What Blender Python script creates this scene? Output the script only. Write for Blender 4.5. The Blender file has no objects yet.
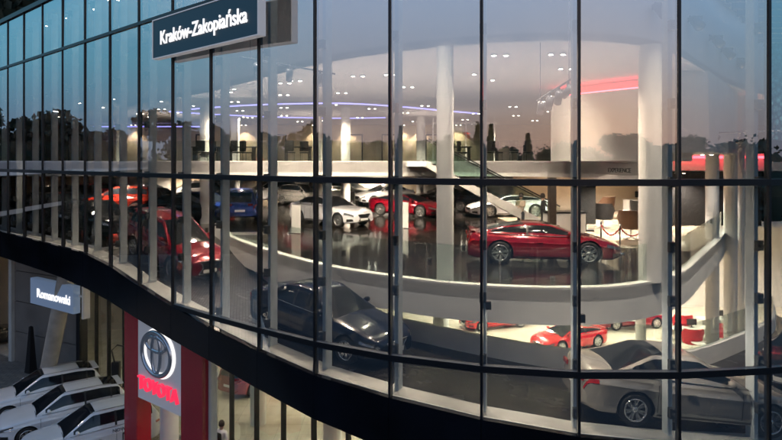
import bpy, bmesh, math, random
import numpy as np
from mathutils import Vector, Matrix, Euler
R = math.radians
random.seed(7)
scene = bpy.context.scene
C = scene.collection

# ------------------------------------------------------------------ camera
E = 10.7                       # eye height above the street
cam_d = bpy.data.cameras.new('camera'); cam = bpy.data.objects.new('camera', cam_d); C.objects.link(cam)
cam.location = (0, 0, E); cam.rotation_euler = (R(90), 0, 0)
cam_d.sensor_width = 36; cam_d.lens = 600/782*36
cam_d.shift_y = -(220-161.4)/782
cam_d.clip_start = 0.1; cam_d.clip_end = 3000
scene.camera = cam

# ------------------------------------------------------------------ world, sun, exposure
world = bpy.data.worlds.new('World'); scene.world = world; world.use_nodes = True
SUN_EL, SUN_AZ = 2.0, 170.0      # degrees; low behind the camera, already faded to dusk, 
wn = world.node_tree.nodes; wl = world.node_tree.links
sky = wn.new('ShaderNodeTexSky'); sky.sky_type = 'NISHITA'; sky.sun_disc = False
sky.sun_elevation = R(SUN_EL); sky.sun_rotation = R(SUN_AZ); sky.dust_density = 2.2; sky.ozone_density = 2.5
bgn = wn['Background']; bgn.inputs['Strength'].default_value = 0.15
# dusk gradient (pink belt at the horizon, blue above; paler behind the camera than on the left) mixed with the Nishita sky
wtc = wn.new('ShaderNodeTexCoord'); wsp = wn.new('ShaderNodeSeparateXYZ'); wl.new(wtc.outputs['Generated'], wsp.inputs[0])
def wramp(stops):
    r = wn.new('ShaderNodeValToRGB'); wl.new(wsp.outputs['Z'], r.inputs['Fac']); cr = r.color_ramp
    cr.elements[0].position, cr.elements[0].color = stops[0][0], (*stops[0][1], 1)
    cr.elements[1].position, cr.elements[1].color = stops[-1][0], (*stops[-1][1], 1)
    for p, c in stops[1:-1]: e = cr.elements.new(p); e.color = (*c, 1)
    return r
ra = wramp([(0, (.50, .36, .34)), (.07, (.55, .44, .45)), (.15, (.60, .63, .75)), (.26, (.60, .77, 1.08)), (.6, (.24, .40, .72))])
rb = wramp([(0, (.26, .28, .36)), (.06, (.18, .32, .48)), (.15, (.18, .52, .72)), (.28, (.22, .66, .95)), (.6, (.26, .52, .90))])
dotn = wn.new('ShaderNodeVectorMath'); dotn.operation = 'DOT_PRODUCT'; dotn.inputs[1].default_value = (-.35, -.94, 0); wl.new(wtc.outputs['Generated'], dotn.inputs[0])
wmr = wn.new('ShaderNodeMapRange'); wmr.inputs['From Min'].default_value = -.05; wmr.inputs['From Max'].default_value = .75; wmr.interpolation_type = 'SMOOTHSTEP'
wl.new(dotn.outputs['Value'], wmr.inputs['Value'])
wm1 = wn.new('ShaderNodeMixRGB'); wl.new(wmr.outputs['Result'], wm1.inputs['Fac']); wl.new(rb.outputs['Color'], wm1.inputs['Color1']); wl.new(ra.outputs['Color'], wm1.inputs['Color2'])
wmx = wn.new('ShaderNodeMixRGB'); wmx.inputs['Fac'].default_value = .05; wl.new(wm1.outputs['Color'], wmx.inputs['Color1']); wl.new(sky.outputs['Color'], wmx.inputs['Color2'])
wl.new(wmx.outputs['Color'], bgn.inputs['Color']); bgn.inputs['Strength'].default_value = .265
LAMPK = 7.3
sun_d = bpy.data.lights.new('sun', 'SUN'); sun = bpy.data.objects.new('sun', sun_d); C.objects.link(sun)
sun_d.energy = 0.03; sun_d.angle = R(12); sun_d.color = (1, .82, .72)
sun.rotation_euler = (R(90-12), 0, R(180-SUN_AZ+0))
scene.view_settings.view_transform = 'Standard'; scene.view_settings.look = 'None'
scene.view_settings.gamma = 1; scene.view_settings.exposure = 1.6
scene.cycles.use_denoising = True; scene.cycles.denoiser = 'OPENIMAGEDENOISE'; scene.cycles.denoising_input_passes = 'RGB_ALBEDO'; scene.cycles.use_adaptive_sampling = False
scene.cycles.max_bounces = 7; scene.cycles.diffuse_bounces = 3; scene.cycles.glossy_bounces = 4
scene.cycles.transparent_max_bounces = 24; scene.cycles.transmission_bounces = 4
scene.cycles.caustics_reflective = False; scene.cycles.caustics_refractive = False
scene.cycles.sample_clamp_indirect = 4; scene.cycles.sample_clamp_direct = 0

# ------------------------------------------------------------------ materials
MATS = {}
def mat(name, col, rough=.5, metal=0., coat=0., emit=None, es=0., noise=None, bump=None, spec=.5):
    if name in MATS: return MATS[name]
    m = bpy.data.materials.new(name); m.use_nodes = True
    nt = m.node_tree; b = nt.nodes['Principled BSDF']
    b.inputs['Base Color'].default_value = (*col, 1); b.inputs['Roughness'].default_value = rough
    b.inputs['Metallic'].default_value = metal; b.inputs['Coat Weight'].default_value = coat
    b.inputs['Coat Roughness'].default_value = .04; b.inputs['Specular IOR Level'].default_value = spec
    if emit: b.inputs['Emission Color'].default_value = (*emit, 1); b.inputs['Emission Strength'].default_value = es
    if noise:
        sc, amt = noise
        tc = nt.nodes.new('ShaderNodeTexCoord'); n = nt.nodes.new('ShaderNodeTexNoise')
        n.inputs['Scale'].default_value = sc; n.inputs['Detail'].default_value = 6
        nt.links.new(tc.outputs['Object'], n.inputs['Vector'])
        r = nt.nodes.new('ShaderNodeValToRGB')
        r.color_ramp.elements[0].position = .3; r.color_ramp.elements[1].position = .7
        r.color_ramp.elements[0].color = (*[c*(1-amt) for c in col], 1)
        r.color_ramp.elements[1].color = (*[min(1, c*(1+amt)) for c in col], 1)
        nt.links.new(n.outputs['Fac'], r.inputs['Fac']); nt.links.new(r.outputs['Color'], b.inputs['Base Color'])
        mr = nt.nodes.new('ShaderNodeMapRange'); mr.inputs['To Min'].default_value = rough*.75; mr.inputs['To Max'].default_value = min(1, rough*1.25)
        nt.links.new(n.outputs['Fac'], mr.inputs['Value']); nt.links.new(mr.outputs['Result'], b.inputs['Roughness'])
    if bump:
        sc, st = bump
        tc = nt.nodes.new('ShaderNodeTexCoord'); n = nt.nodes.new('ShaderNodeTexNoise'); n.inputs['Scale'].default_value = sc
        bp = nt.nodes.new('ShaderNodeBump'); bp.inputs['Strength'].default_value = st; bp.inputs['Distance'].default_value = .02
        nt.links.new(tc.outputs['Object'], n.inputs['Vector']); nt.links.new(n.outputs['Fac'], bp.inputs['Height'])
        nt.links.new(bp.outputs['Normal'], b.inputs['Normal'])
    MATS[name] = m; return m

def brickmat(name, c1, c2, cm, scale, w, h, mortar=.01, rough=.5, offset=.5, vec='Object', rot=None):
    if name in MATS: return MATS[name]
    m = mat(name, c1, rough); nt = m.node_tree; b = nt.nodes['Principled BSDF']
    tc = nt.nodes.new('ShaderNodeTexCoord'); br = nt.nodes.new('ShaderNodeTexBrick')
    mp = nt.nodes.new('ShaderNodeMapping')
    if rot: mp.inputs['Rotation'].default_value = rot
    nt.links.new(tc.outputs[vec], mp.inputs['Vector']); nt.links.new(mp.outputs['Vector'], br.inputs['Vector'])
    br.offset = offset
    br.inputs['Color1'].default_value = (*c1, 1); br.inputs['Color2'].default_value = (*c2, 1); br.inputs['Mortar'].default_value = (*cm, 1)
    br.inputs['Scale'].default_value = scale; br.inputs['Brick Width'].default_value = w; br.inputs['Row Height'].default_value = h
    br.inputs['Mortar Size'].default_value = mortar
    n = nt.nodes.new('ShaderNodeTexNoise'); n.inputs['Scale'].default_value = 1.3; n.inputs['Detail'].default_value = 8
    nt.links.new(tc.outputs[vec], n.inputs['Vector'])
    mx = nt.nodes.new('ShaderNodeMixRGB'); mx.blend_type = 'OVERLAY'; mx.inputs['Fac'].default_value = .35
    nt.links.new(br.outputs['Color'], mx.inputs['Color1']); nt.links.new(n.outputs['Fac'], mx.inputs['Color2'])
    nt.links.new(mx.outputs['Color'], b.inputs['Base Color'])
    mr = nt.nodes.new('ShaderNodeMapRange'); mr.inputs['To Min'].default_value = rough*.6; mr.inputs['To Max'].default_value = min(1, rough*1.5)
    nt.links.new(n.outputs['Fac'], mr.inputs['Value']); nt.links.new(mr.outputs['Result'], b.inputs['Roughness'])
    return m

def glassmat(name, tint, base, power=5., rough=.0, rcol=(1, 1, 1)):
    m = bpy.data.materials.new(name); m.use_nodes = True; nt = m.node_tree; nt.nodes.clear()
    out = nt.nodes.new('ShaderNodeOutputMaterial'); mix = nt.nodes.new('ShaderNodeMixShader')
    tr = nt.nodes.new('ShaderNodeBsdfTransparent'); tr.inputs['Color'].default_value = (*tint, 1)
    gl = nt.nodes.new('ShaderNodeBsdfGlossy'); gl.inputs['Roughness'].default_value = rough; gl.inputs['Color'].default_value = (*rcol, 1)
    lw = nt.nodes.new('ShaderNodeLayerWeight'); lw.inputs['Blend'].default_value = .5
    pw = nt.nodes.new('ShaderNodeMath'); pw.operation = 'POWER'; pw.inputs[1].default_value = power
    nt.links.new(lw.outputs['Facing'], pw.inputs[0])
    mr = nt.nodes.new('ShaderNodeMapRange'); mr.inputs['To Min'].default_value = base; mr.inputs['To Max'].default_value = 1
    nt.links.new(pw.outputs[0], mr.inputs['Value']); nt.links.new(mr.outputs['Result'], mix.inputs['Fac'])
    nt.links.new(tr.outputs[0], mix.inputs[1]); nt.links.new(gl.outputs[0], mix.inputs[2]); nt.links.new(mix.outputs[0], out.inputs['Surface'])
    MATS[name] = m; return m

M_GLASS = glassmat('facade_glass', (.90, .93, .93), .47, 3.0, rcol=(.93, .97, 1))
M_CLEAR = glassmat('balustrade_glass', (.76, .87, .83), .10, 3, .03)
M_FRAME = mat('black_aluminium', (.012, .014, .018), .35, .3)
M_FASCIA = mat('black_glass_fascia', (.004, .005, .008), .14, 0, .0, spec=.28, noise=(.7, .5))
M_FIN = mat('pale_steel_fin', (.56, .61, .63), .45, .0, noise=(3, .08))
M_CLAMP = mat('dark_steel_clamp', (.10, .11, .12), .4, .6)
M_WHITE = mat('white_plaster', (.72, .70, .67), .65, noise=(1.5, .04))
M_CEIL = mat('ceiling_plaster', (.66, .62, .60), .8, noise=(.5, .03))
M_SOFFIT = mat('roof_soffit', (.42, .43, .46), .8, noise=(.7, .06))
M_CREAM = mat('cream_wall', (.62, .52, .40), .7, noise=(.8, .08))
M_LEDGE = mat('ledge_stone', (.50, .50, .47), .5, noise=(2, .1))
M_RAMP = mat('ramp_resin', (.015, .013, .012), .26, noise=(1.2, .25))
M_DECKF = brickmat('dark_polished_tiles', (.012, .010, .009), (.016, .014, .012), (.007, .006, .006), 1, 1.2, 1.2, .006, .09, 0)
M_BEIGE = brickmat('beige_tiles', (.50, .41, .31), (.46, .38, .29), (.30, .25, .2), 1, 1.0, 1.0, .008, .22, 0)
M_LOWF = brickmat('cream_tiles', (.66, .60, .50), (.62, .57, .48), (.45, .41, .35), 1, .9, .9, .008, .2, 0)
M_ASPH = mat('asphalt', (.035, .035, .037), .95, spec=.15, noise=(.6, .25), bump=(40, .3))
M_PAVE = brickmat('pavers', (.27, .235, .20), (.21, .185, .16), (.09, .08, .07), 1, .42, .21, .012, .8)
M_RED = mat('red_panel', (.36, .008, .020), .22, 0, .4, noise=(1, .08))
M_RUB = mat('rubber', (.012, .012, .013), .75)
M_RIM = mat('rim_silver', (.62, .62, .63), .25, .9)
M_CHROME = mat('chrome', (.8, .8, .8), .12, 1)
M_BLACK = mat('black_plastic', (.012, .012, .013), .4)
M_CARGL = mat('car_glass', (.008, .011, .015), .07, 0, 0)
M_HEAD = mat('headlight_lens', (.25, .26, .28), .1, .8, 1)
M_TAIL = mat('taillight_lens', (.30, .006, .008), .1, 0, 1)
M_PLATE = mat('number_plate', (.7, .7, .68), .4)
M_DARKIN = mat('dark_fabric', (.012, .011, .011), .7, spec=.2)
M_BROWN = mat('brown_leather', (.14, .07, .04), .45)
M_CONC = mat('concrete', (.34, .31, .27), .75, noise=(2.5, .15), bump=(15, .2))
M_CLAD = mat('grey_cladding', (.17, .155, .14), .6, noise=(.9, .15))
M_DESKW = mat('white_laminate', (.74, .72, .68), .3)
M_REDF = mat('red_upholstery', (.45, .012, .02), .6)
M_LAMP = mat('lamp_glow', (1, 1, 1), .5, emit=(1, .86, .68), es=22)
M_BLUELED = mat('blue_led', (.2, .2, .4), .5, emit=(.33, .30, 1.0), es=1.1)
M_REDLED = mat('red_led', (.4, .1, .1), .5, emit=(1, .05, .07), es=5.0)
M_WARMLED = mat('warm_led', (.4, .35, .3), .5, emit=(1, .78, .5), es=4.0)
M_SCREEN = mat('screen', (.02, .02, .02), .2)
M_GREYSPOT = mat('grey_metal', (.13, .14, .17), .4, .3)
M_BEAM = mat('dark_blue_beam', (.10, .14, .18), .6)
M_SKIN = mat('skin', (.45, .27, .19), .5)
M_HAIR = mat('dark_hair', (.02, .014, .01), .6)

# ------------------------------------------------------------------ mesh helpers
class MB:
    def __init__(s): s.v = []; s.f = []; s.m = []; s.sm = []
    def add(s, vs, fs, mi=0, smooth=False):
        o = len(s.v); s.v += [tuple(v) for v in vs]
        for f in fs: s.f.append([i+o for i in f]); s.m.append(mi); s.sm.append(smooth)
        return s
    def box(s, c, d, rz=0, mi=0, mat4=None):
        cx, cy, cz = c; dx, dy, dz = d[0]/2, d[1]/2, d[2]/2
        vs = []
        for z in (-dz, dz):
            for x, y in ((-dx, -dy), (dx, -dy), (dx, dy), (-dx, dy)):
                v = Vector((x, y, z))
                if mat4 is not None: v = mat4 @ v
                if rz: v = Matrix.Rotation(rz, 3, 'Z') @ v
                vs.append((v.x+cx, v.y+cy, v.z+cz))
        return s.add(vs, [(0, 3, 2, 1), (4, 5, 6, 7), (0, 1, 5, 4), (1, 2, 6, 5), (2, 3, 7, 6), (3, 0, 4, 7)], mi)
    def tube(s, pts, r, n=10, mi=0, caps=True, smooth=True):
        pts = [Vector(p) for p in pts]; rs = r if isinstance(r, (list, tuple)) else [r]*len(pts)
        rings = []
        for i, p in enumerate(pts):
            d = (pts[min(i+1, len(pts)-1)] - pts[max(i-1, 0)]).normalized()
            up = Vector((0, 0, 1)) if abs(d.z) < .9 else Vector((1, 0, 0))
            a = d.cross(up).normalized(); b = d.cross(a)
            rings.append([p + rs[i]*(math.cos(2*math.pi*k/n)*a + math.sin(2*math.pi*k/n)*b) for k in range(n)])
        vs = [v for ring in rings for v in ring]; fs = []
        for i in range(len(pts)-1):
            for k in range(n): fs.append((i*n+k, i*n+(k+1) % n, (i+1)*n+(k+1) % n, (i+1)*n+k))
        s.add(vs, fs, mi, smooth)
        if caps:
            s.add(rings[0], [tuple(range(n))[::-1]], mi); s.add(rings[-1], [tuple(range(n))], mi)
        return s
    def lathe(s, prof, c=(0, 0, 0), axis='Z', n=24, mi=0, smooth=True):
        vs = []; fs = []
        for k in range(n):
            a = 2*math.pi*k/n
            for r, h in prof:
                x, y = r*math.cos(a), r*math.sin(a)
                vs.append((x+c[0], y+c[1], h+c[2]) if axis == 'Z' else (x+c[0], h+c[1], y+c[2]))
        m = len(prof)
        for k in range(n):
            for j in range(m-1): fs.append((k*m+j, ((k+1) % n)*m+j, ((k+1) % n)*m+j+1, k*m+j+1))
        return s.add(vs, fs, mi, smooth)
    def grid(s, P, mi=0, smooth=True, flip=False):
        nu, nv = len(P), len(P[0]); vs = [p for row in P for p in row]; fs = []
        for i in range(nu-1):
            for j in range(nv-1):
                f = (i*nv+j, (i+1)*nv+j, (i+1)*nv+j+1, i*nv+j+1); fs.append(f[::-1] if flip else f)
        return s.add(vs, fs, mi, smooth)
    def prism(s, poly, z0, z1, mi=0):
        n = len(poly)
        vs = [(x, y, z0) for x, y in poly]+[(x, y, z1) for x, y in poly]
        fs = [tuple(range(n))[::-1], tuple(range(n, 2*n))]+[(i, (i+1) % n, n+(i+1) % n, n+i) for i in range(n)]
        return s.add(vs, fs, mi)
    def mesh(s, name, mats):
        me = bpy.data.meshes.new(name); me.from_pydata(s.v, [], s.f)
        for m in (mats if isinstance(mats, (list, tuple)) else [mats]): me.materials.append(m)
        me.polygons.foreach_set('material_index', s.m); me.polygons.foreach_set('use_smooth', s.sm)
        me.update(); return me
    def build(s, name, mats, parent=None, loc=None, rz=0, bevel=0):
        o = bpy.data.objects.new(name, s.mesh(name, mats)); C.objects.link(o)
        if parent: o.parent = parent
        if loc: o.location = loc
        if rz: o.rotation_euler.z = rz
        if bevel:
            b = o.modifiers.new('bevel', 'BEVEL'); b.width = bevel; b.segments = 2; b.limit_method = 'ANGLE'
        return o

def tag(o, label=None, cat=None, group=None, kind=None):
    if label: o['label'] = label
    if cat: o['category'] = cat
    if group: o['group'] = group
    if kind: o['kind'] = kind
    return o
def thing(name, label, cat, loc=(0, 0, 0), rz=0, group=None):
    o = bpy.data.objects.new(name, None); C.objects.link(o); o.location = loc; o.rotation_euler = (0, 0, rz)
    o.empty_display_size = .1
    return tag(o, label, cat, group)
KIDS = {}
def children(o):
    return [c for c in C.objects if c.parent == o]
def snapshot(o): return (o, [snapshot(c) for c in children(o)])
def copy_tree(snap, parent=None):
    o, ch = snap; c = o.copy(); C.objects.link(c); c.parent = parent
    for k in ch: copy_tree(k, c)
    return c

def at(px, py, drop):
    Y = 600*drop/(py-161.4); return ((px-391)/600*Y, Y)
def lerp(a, b, t): return a+(b-a)*t
def off(P, i, d):      # point i of polyline moved d along its inward normal
    a = Vector(P[max(i-1, 0)]); b = Vector(P[min(i+1, len(P)-1)]); t = (b-a).normalized()
    n = Vector((-t.y, t.x)); return Vector(P[i]) + n*d

# ------------------------------------------------------------------ facade stations
px_list = [8, 24, 42.6, 62.7, 85, 110, 139, 172.7, 211, 259, 315, 390, 481.5, 579, 679, 769]
def tval(x):
    if x <= 172.7: return 82.8+.285*(x-8)
    return float(np.interp(x, [172.7, 211, 259, 315, 390, 481.5, 579, 679, 769], [129.7, 140, 151.5, 164, 176.5, 186.5, 192, 192, 188]))
P = [((x-391)/tval(x)*3.7, 2220/tval(x)) for x in px_list]
d0 = (Vector(P[0])-Vector(P[4])).normalized()*2.05
LEFT = [tuple(Vector(P[0])+d0*k) for k in range(4, 0, -1)]
Pr = []; q = Vector(P[-1]); 
for a in (14, 24, 33, 42, 50, 56, 60, 63):
    q = q+Vector((math.cos(R(a)), math.sin(R(a))))*1.9; Pr.append(tuple(q))
D_list = [3.2, 3.2, 3.2, 3.2, 3.22, 3.43, 3.78, 4.10, 4.35, 4.60, 4.80, 4.93, 5.10, 5.28, 5.46, 5.64]
F_h = [1.13, 1.13, 1.13, 1.15, 1.2, 1.15, 1.05, .95, .90, .92, .98, 1.1, 1.15, 1.15, 1.15, 1.15]
FP = LEFT+P+Pr
DD = [3.2]*4+D_list+[5.82, 6.0, 6.2, 6.4, 6.6, 6.8, 7.0, 7.2]
FH = [1.13]*4+F_h+[1.15]*8
NF = len(FP)
ZT = [E-DD[i] for i in range(NF)]
Z_MID, Z_LOW, Z_UP, Z_ROOF = 10.29, 6.59, 14.93, 17.0
Z_DECK = E-3.1; Z_MEZZ = E; Z_CEIL = E+3.0

bld = thing('car_showroom', 'two-storey car showroom with a curved glass facade lit from inside at dusk', 'building', (0, 0, 0))

# glass panes, mullions, transoms
rows = [(Z_UP, Z_ROOF), (Z_MID, Z_UP), (Z_LOW, Z_MID), (None, Z_LOW)]
for i in range(NF-1):
    a, b = Vector(FP[i]), Vector(FP[i+1]); t = (b-a).normalized(); n = Vector((-t.y, t.x))
    a2, b2 = a+t*.035, b-t*.035
    for lo, hi in rows:
        za = max(ZT[i]+.02, lo if lo is not None else -9); zb = max(ZT[i+1]+.02, lo if lo is not None else -9)
        if za > hi-.1 and zb > hi-.1: continue
        za, zb = min(za, hi-.05), min(zb, hi-.05)
        m = MB(); vs = []
        if za < hi:
            tilt = random.uniform(-.008, .008)
            m.add([(a2.x, a2.y, za+.03), (b2.x, b2.y, zb+.03), (b2.x-n.x*tilt, b2.y-n.y*tilt, hi-.03), (a2.x-n.x*tilt, a2.y-n.y*tilt, hi-.03)], [(0, 1, 2, 3)])
            m.build('glass_pane', M_GLASS, bld)
for i in range(NF):
    p = off(FP, i, 0); a = Vector(FP[max(i-1, 0)]); b = Vector(FP[min(i+1, NF-1)]); ang = math.atan2((b-a).y, (b-a).x)
    o = MB().box((0, .03, 0), (.052, .13, Z_ROOF-ZT[i]+.0)).build('mullion', M_FRAME, bld, (p.x, p.y, (Z_ROOF+ZT[i])/2), ang)
def transom(z, h, d, i0=0):
    m = MB()
    for i in range(i0, NF-1):
        a, b = off(FP, i, -.05), off(FP, i+1, -.05); a1, b1 = off(FP, i, d), off(FP, i+1, d)
        vs = [(a.x, a.y, z-h/2), (b.x, b.y, z-h/2), (b1.x, b1.y, z-h/2), (a1.x, a1.y, z-h/2), (a.x, a.y, z+h/2), (b.x, b.y, z+h/2), (b1.x, b1.y, z+h/2), (a1.x, a1.y, z+h/2)]
        m.add(vs, [(0, 3, 2, 1), (4, 5, 6, 7), (0, 1, 5, 4), (2, 3, 7, 6)])
    m.build('transom', M_FRAME, bld)
transom(Z_MID, .13, .10); transom(Z_UP, .10, .08)
i_low = next(i for i in range(NF) if ZT[i] < Z_LOW)-0
# lower transom starts inside the pane where the ledge passes it
m = MB()
k = i_low-1; f = (ZT[k]-Z_LOW)/(ZT[k]-ZT[k+1])
pts_o = [(off(FP, k, -.05).lerp(off(FP, k+1, -.05), f), off(FP, k, .10).lerp(off(FP, k+1, .10), f))]+[(off(FP, i, -.05), off(FP, i, .10)) for i in range(i_low, NF)]
for (a, a1), (b, b1) in zip(pts_o[:-1], pts_o[1:]):
    z, h = Z_LOW, .13
    vs = [(a.x, a.y, z-h/2), (b.x, b.y, z-h/2), (b1.x, b1.y, z-h/2), (a1.x, a1.y, z-h/2), (a.x, a.y, z+h/2), (b.x, b.y, z+h/2), (b1.x, b1.y, z+h/2), (a1.x, a1.y, z+h/2)]
    m.add(vs, [(0, 3, 2, 1), (4, 5, 6, 7), (0, 1, 5, 4), (2, 3, 7, 6)])
m.build('transom', M_FRAME, bld)
# roof edge cap + roof slab
m = MB()
for i in range(NF-1):
    a, b = off(FP, i, -.08), off(FP, i+1, -.08); a1, b1 = off(FP, i, .3), off(FP, i+1, .3)
    z, z1 = Z_ROOF-.02, Z_ROOF+.16
    m.add([(a.x, a.y, z), (b.x, b.y, z), (b1.x, b1.y, z), (a1.x, a1.y, z), (a.x, a.y, z1), (b.x, b.y, z1), (b1.x, b1.y, z1), (a1.x, a1.y, z1)],
          [(0, 3, 2, 1), (4, 5, 6, 7), (0, 1, 5, 4), (2, 3, 7, 6)])
m.build('roof_edge', M_FRAME, bld)
# fascia panels, one per bay
for i in range(NF-1):
    a, b = off(FP, i, -.07), off(FP, i+1, -.07); a1, b1 = off(FP, i, .35), off(FP, i+1, .35)
    za, zb = ZT[i], ZT[i+1]; ya, yb = za-FH[i], zb-FH[i+1]
    t = (b-a).normalized()*.006
    a, b = a+t, b-t
    MB().add([(a.x, a.y, ya), (b.x, b.y, yb), (b1.x, b1.y, yb), (a1.x, a1.y, ya), (a.x, a.y, za), (b.x, b.y, zb), (b1.x, b1.y, zb), (a1.x, a1.y, za)],
             [(0, 3, 2, 1), (4, 5, 6, 7), (0, 1, 5, 4), (2, 3, 7, 6), (0, 4, 7, 3), (1, 2, 6, 5)]).build('fascia_panel', M_FASCIA, bld)
# ledge
m = MB()
for i in range(NF-1):
    w1 = .62; r = [off(FP, i, .07), off(FP, i+1, .07), off(FP, i+1, w1), off(FP, i, w1)]
    zz = [ZT[i]+.012, ZT[i+1]+.012, ZT[i+1]+.012, ZT[i]+.012]
    m.add([(p.x, p.y, z) for p, z in zip(r, zz)]+[(p.x, p.y, z-.15) for p, z in zip(r, zz)], [(0, 1, 2, 3), (3, 2, 6, 7), (1, 0, 4, 5)])
m.build('window_ledge', M_LEDGE, bld)
# vertical steel fins behind the glass, with clamp brackets
clampz = [E+5.6, E+4.15, E+2.68, E+1.14, Z_MID, E-1.69, E-2.75, E-4.0, E-4.95]
cl_me = MB().box((0, .0, 0), (.13, .10, .20)).box((0, -.13, .0), (.05, .18, .05)).mesh('clamp', M_CLAMP)
for i in range(NF):
    p = off(FP, i, .44); a = Vector(FP[max(i-1, 0)]); b = Vector(FP[min(i+1, NF-1)]); ang = math.atan2((b-a).y, (b-a).x)
    z0, z1 = ZT[i]+.014, Z_ROOF-.3
    f = MB().box((0, 0, 0), (.09, .23, z1-z0)).build('steel_fin', M_FIN, bld, (p.x, p.y, (z0+z1)/2), ang)
    for cz in clampz:
        if cz > z0+.25:
            o = bpy.data.objects.new('clamp', cl_me); C.objects.link(o); o.parent = f; o.location = (0, -.19, cz-(z0+z1)/2)

# ------------------------------------------------------------------ deck edge curve and ramp
def smooth_curve(pts, n=8):
    out = []
    for i in range(len(pts)-1):
        p0 = Vector(pts[max(i-1, 0)]); p1 = Vector(pts[i]); p2 = Vector(pts[i+1]); p3 = Vector(pts[min(i+2, len(pts)-1)])
        for k in range(n):
            t = k/n
            out.append(.5*((2*p1)+(-p0+p2)*t+(2*p0-5*p1+4*p2-p3)*t*t+(-p0+3*p1-3*p2+p3)*t**3))
    out.append(Vector(pts[-1])); return out
CE = smooth_curve([(-7.6, 26.2), (-4.9, 21.6), (-2.2, 17.9), (.26, 15.8), (2.1, 14.85), (4.07, 14.5), (5.9, 14.85), (7.9, 16.4), (10.2, 19.6), (13.6, 24.6), (17.5, 31)])
# parapet stations matched with facade stations 8.. (px 85 on)
i85 = 4+4
CPk = [(-7.7, 26.1), (-6.9, 25.0), (-6.0, 23.7), (-5.0, 22.1), (-3.7, 20.1), (-2.4, 18.5), (-.8, 17.2), (1.0, 16.2), (2.6, 15.6), (4.2, 15.3), (5.8, 15.5), (7.4, 15.9), (9.0, 17.1), (11.0, 18.9), (12.9, 20.8), (14.6, 22.8), (16.0, 25.0), (17.4, 27.4)]
NR = len(CPk)
def ramp_grid(i, t):   # i station, t 0 facade .. 1 parapet
    a = off(FP, i85+i, .62); b = Vector(CPk[i]); p = a.lerp(b, t); return p
rampz = [E-DD[min(i85+i, NF-1)]-.0 for i in range(NR)]
rows_ = []
for i in range(NR-1):
    for s in range(4):
        f = s/4; r = []
        for j in range(9):
            pa, pb = ramp_grid(i, j/8), ramp_grid(i+1, j/8); p = pa.lerp(pb, f)
            r.append((p.x, p.y, lerp(rampz[i], rampz[i+1], f)))
        rows_.append(r)
m = MB(); m.grid(rows_, flip=True, smooth=False)
m.grid([[(x, y, z-.3) for x, y, z in r] for r in rows_], smooth=False)
tag(m.build('ramp', M_RAMP), kind='structure')
def ramp_height(x, y):
    best = None
    for i in range(NR-1):
        for s in range(6):
            f = s/6; p = ramp_grid(i, .5).lerp(ramp_grid(i+1, .5), f); d = (p-Vector((x, y))).length
            if best is None or d < best[0]: best = (d, lerp(rampz[i], rampz[i+1], f))
    return best[1]
# parapet: white kerb wall, glass above
CPs = smooth_curve(CPk, 4); zs = [lerp(rampz[i], rampz[i+1], s/4) for i in range(NR-1) for s in range(4)]+[rampz[-1]]
def ribbon(curve, zb, zt, th, name, mt, parent, sm=True, i0=0, i1=None):
    m = MB(); i1 = i1 or len(curve)
    G = []
    for i in range(i0, i1):
        a = off(curve, i, 0); b = off(curve, i, th)
        G.append([(a.x, a.y, zb[i]), (a.x, a.y, zt[i]), (b.x, b.y, zt[i]), (b.x, b.y, zb[i]), (a.x, a.y, zb[i])])
    for j in range(4): m.grid([[r[j], r[j+1]] for r in G], smooth=sm, flip=True)
    n0 = len(m.v); m.add(G[0][:4], [(0, 1, 2, 3)]); m.add(G[-1][:4], [(3, 2, 1, 0)])
    return m.build(name, mt, parent)
ribbon(CPs, [z-.3 for z in zs], [z+.52 for z in zs], .16, 'ramp_parapet', M_WHITE, bld)
G = [[(p.x, p.y, z+.52), (p.x, p.y, z+1.28)] for p, z in zip([off(CPs, i, .08) for i in range(len(CPs))], zs)]
m = MB(); m.grid(G); m.build('ramp_balustrade', M_CLEAR, bld)
# upper deck slab (hole-free polygon), floor with edge upstand
def ext_poly(curve, tail): return [(p.x, p.y) for p in curve]+tail
ledge_in = [tuple(off(FP, i, .60)) for i in range(0, i85+1)]
deck_poly = [(p.x, p.y) for p in CE]+[(40, 31), (40, 52), (-60, 52), (-60, ledge_in[0][1]+0)]+ledge_in
# simple triangulated fill through bmesh
def fill_poly(poly, z0, z1, name, mts, side_mi=1):
    bm = bmesh.new(); vs = [bm.verts.new((x, y, z1)) for x, y in poly]
    f = bm.faces.new(vs); f.normal_update()
    if f.normal.z < 0: f.normal_flip()
    if z0 is not None:
        r = bmesh.ops.extrude_face_region(bm, geom=[f])
        nv = [g for g in r['geom'] if isinstance(g, bmesh.types.BMVert)]
        for v in nv: v.co.z = z0
        bmesh.ops.recalc_face_normals(bm, faces=bm.faces)
        for g in bm.faces: g.material_index = 0 if abs(g.normal.z) > .5 and g.calc_center_median().z > (z0+z1)/2 else side_mi
    bmesh.ops.triangulate(bm, faces=[g for g in bm.faces if len(g.verts) > 4])
    me = bpy.data.meshes.new(name); bm.to_mesh(me); bm.free()
    for mt in mts: me.materials.append(mt)
    o = bpy.data.objects.new(name, me); C.objects.link(o); return o
tag(fill_poly(deck_poly, Z_DECK-.30, Z_DECK, 'upper_floor', [M_DECKF, M_WHITE]), kind='structure')
nC = len(CE)
ribbon(CE, [Z_DECK-.86]*nC, [Z_DECK+.05]*nC, .25, 'deck_fascia', M_WHITE, bld)
m = MB(); m.grid([[(p.x, p.y, Z_DECK+.05), (p.x, p.y, Z_DECK+1.0)] for p in [off(CE, i, .10) for i in range(nC)]]); m.build('deck_balustrade', M_CLEAR, bld)
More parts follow.
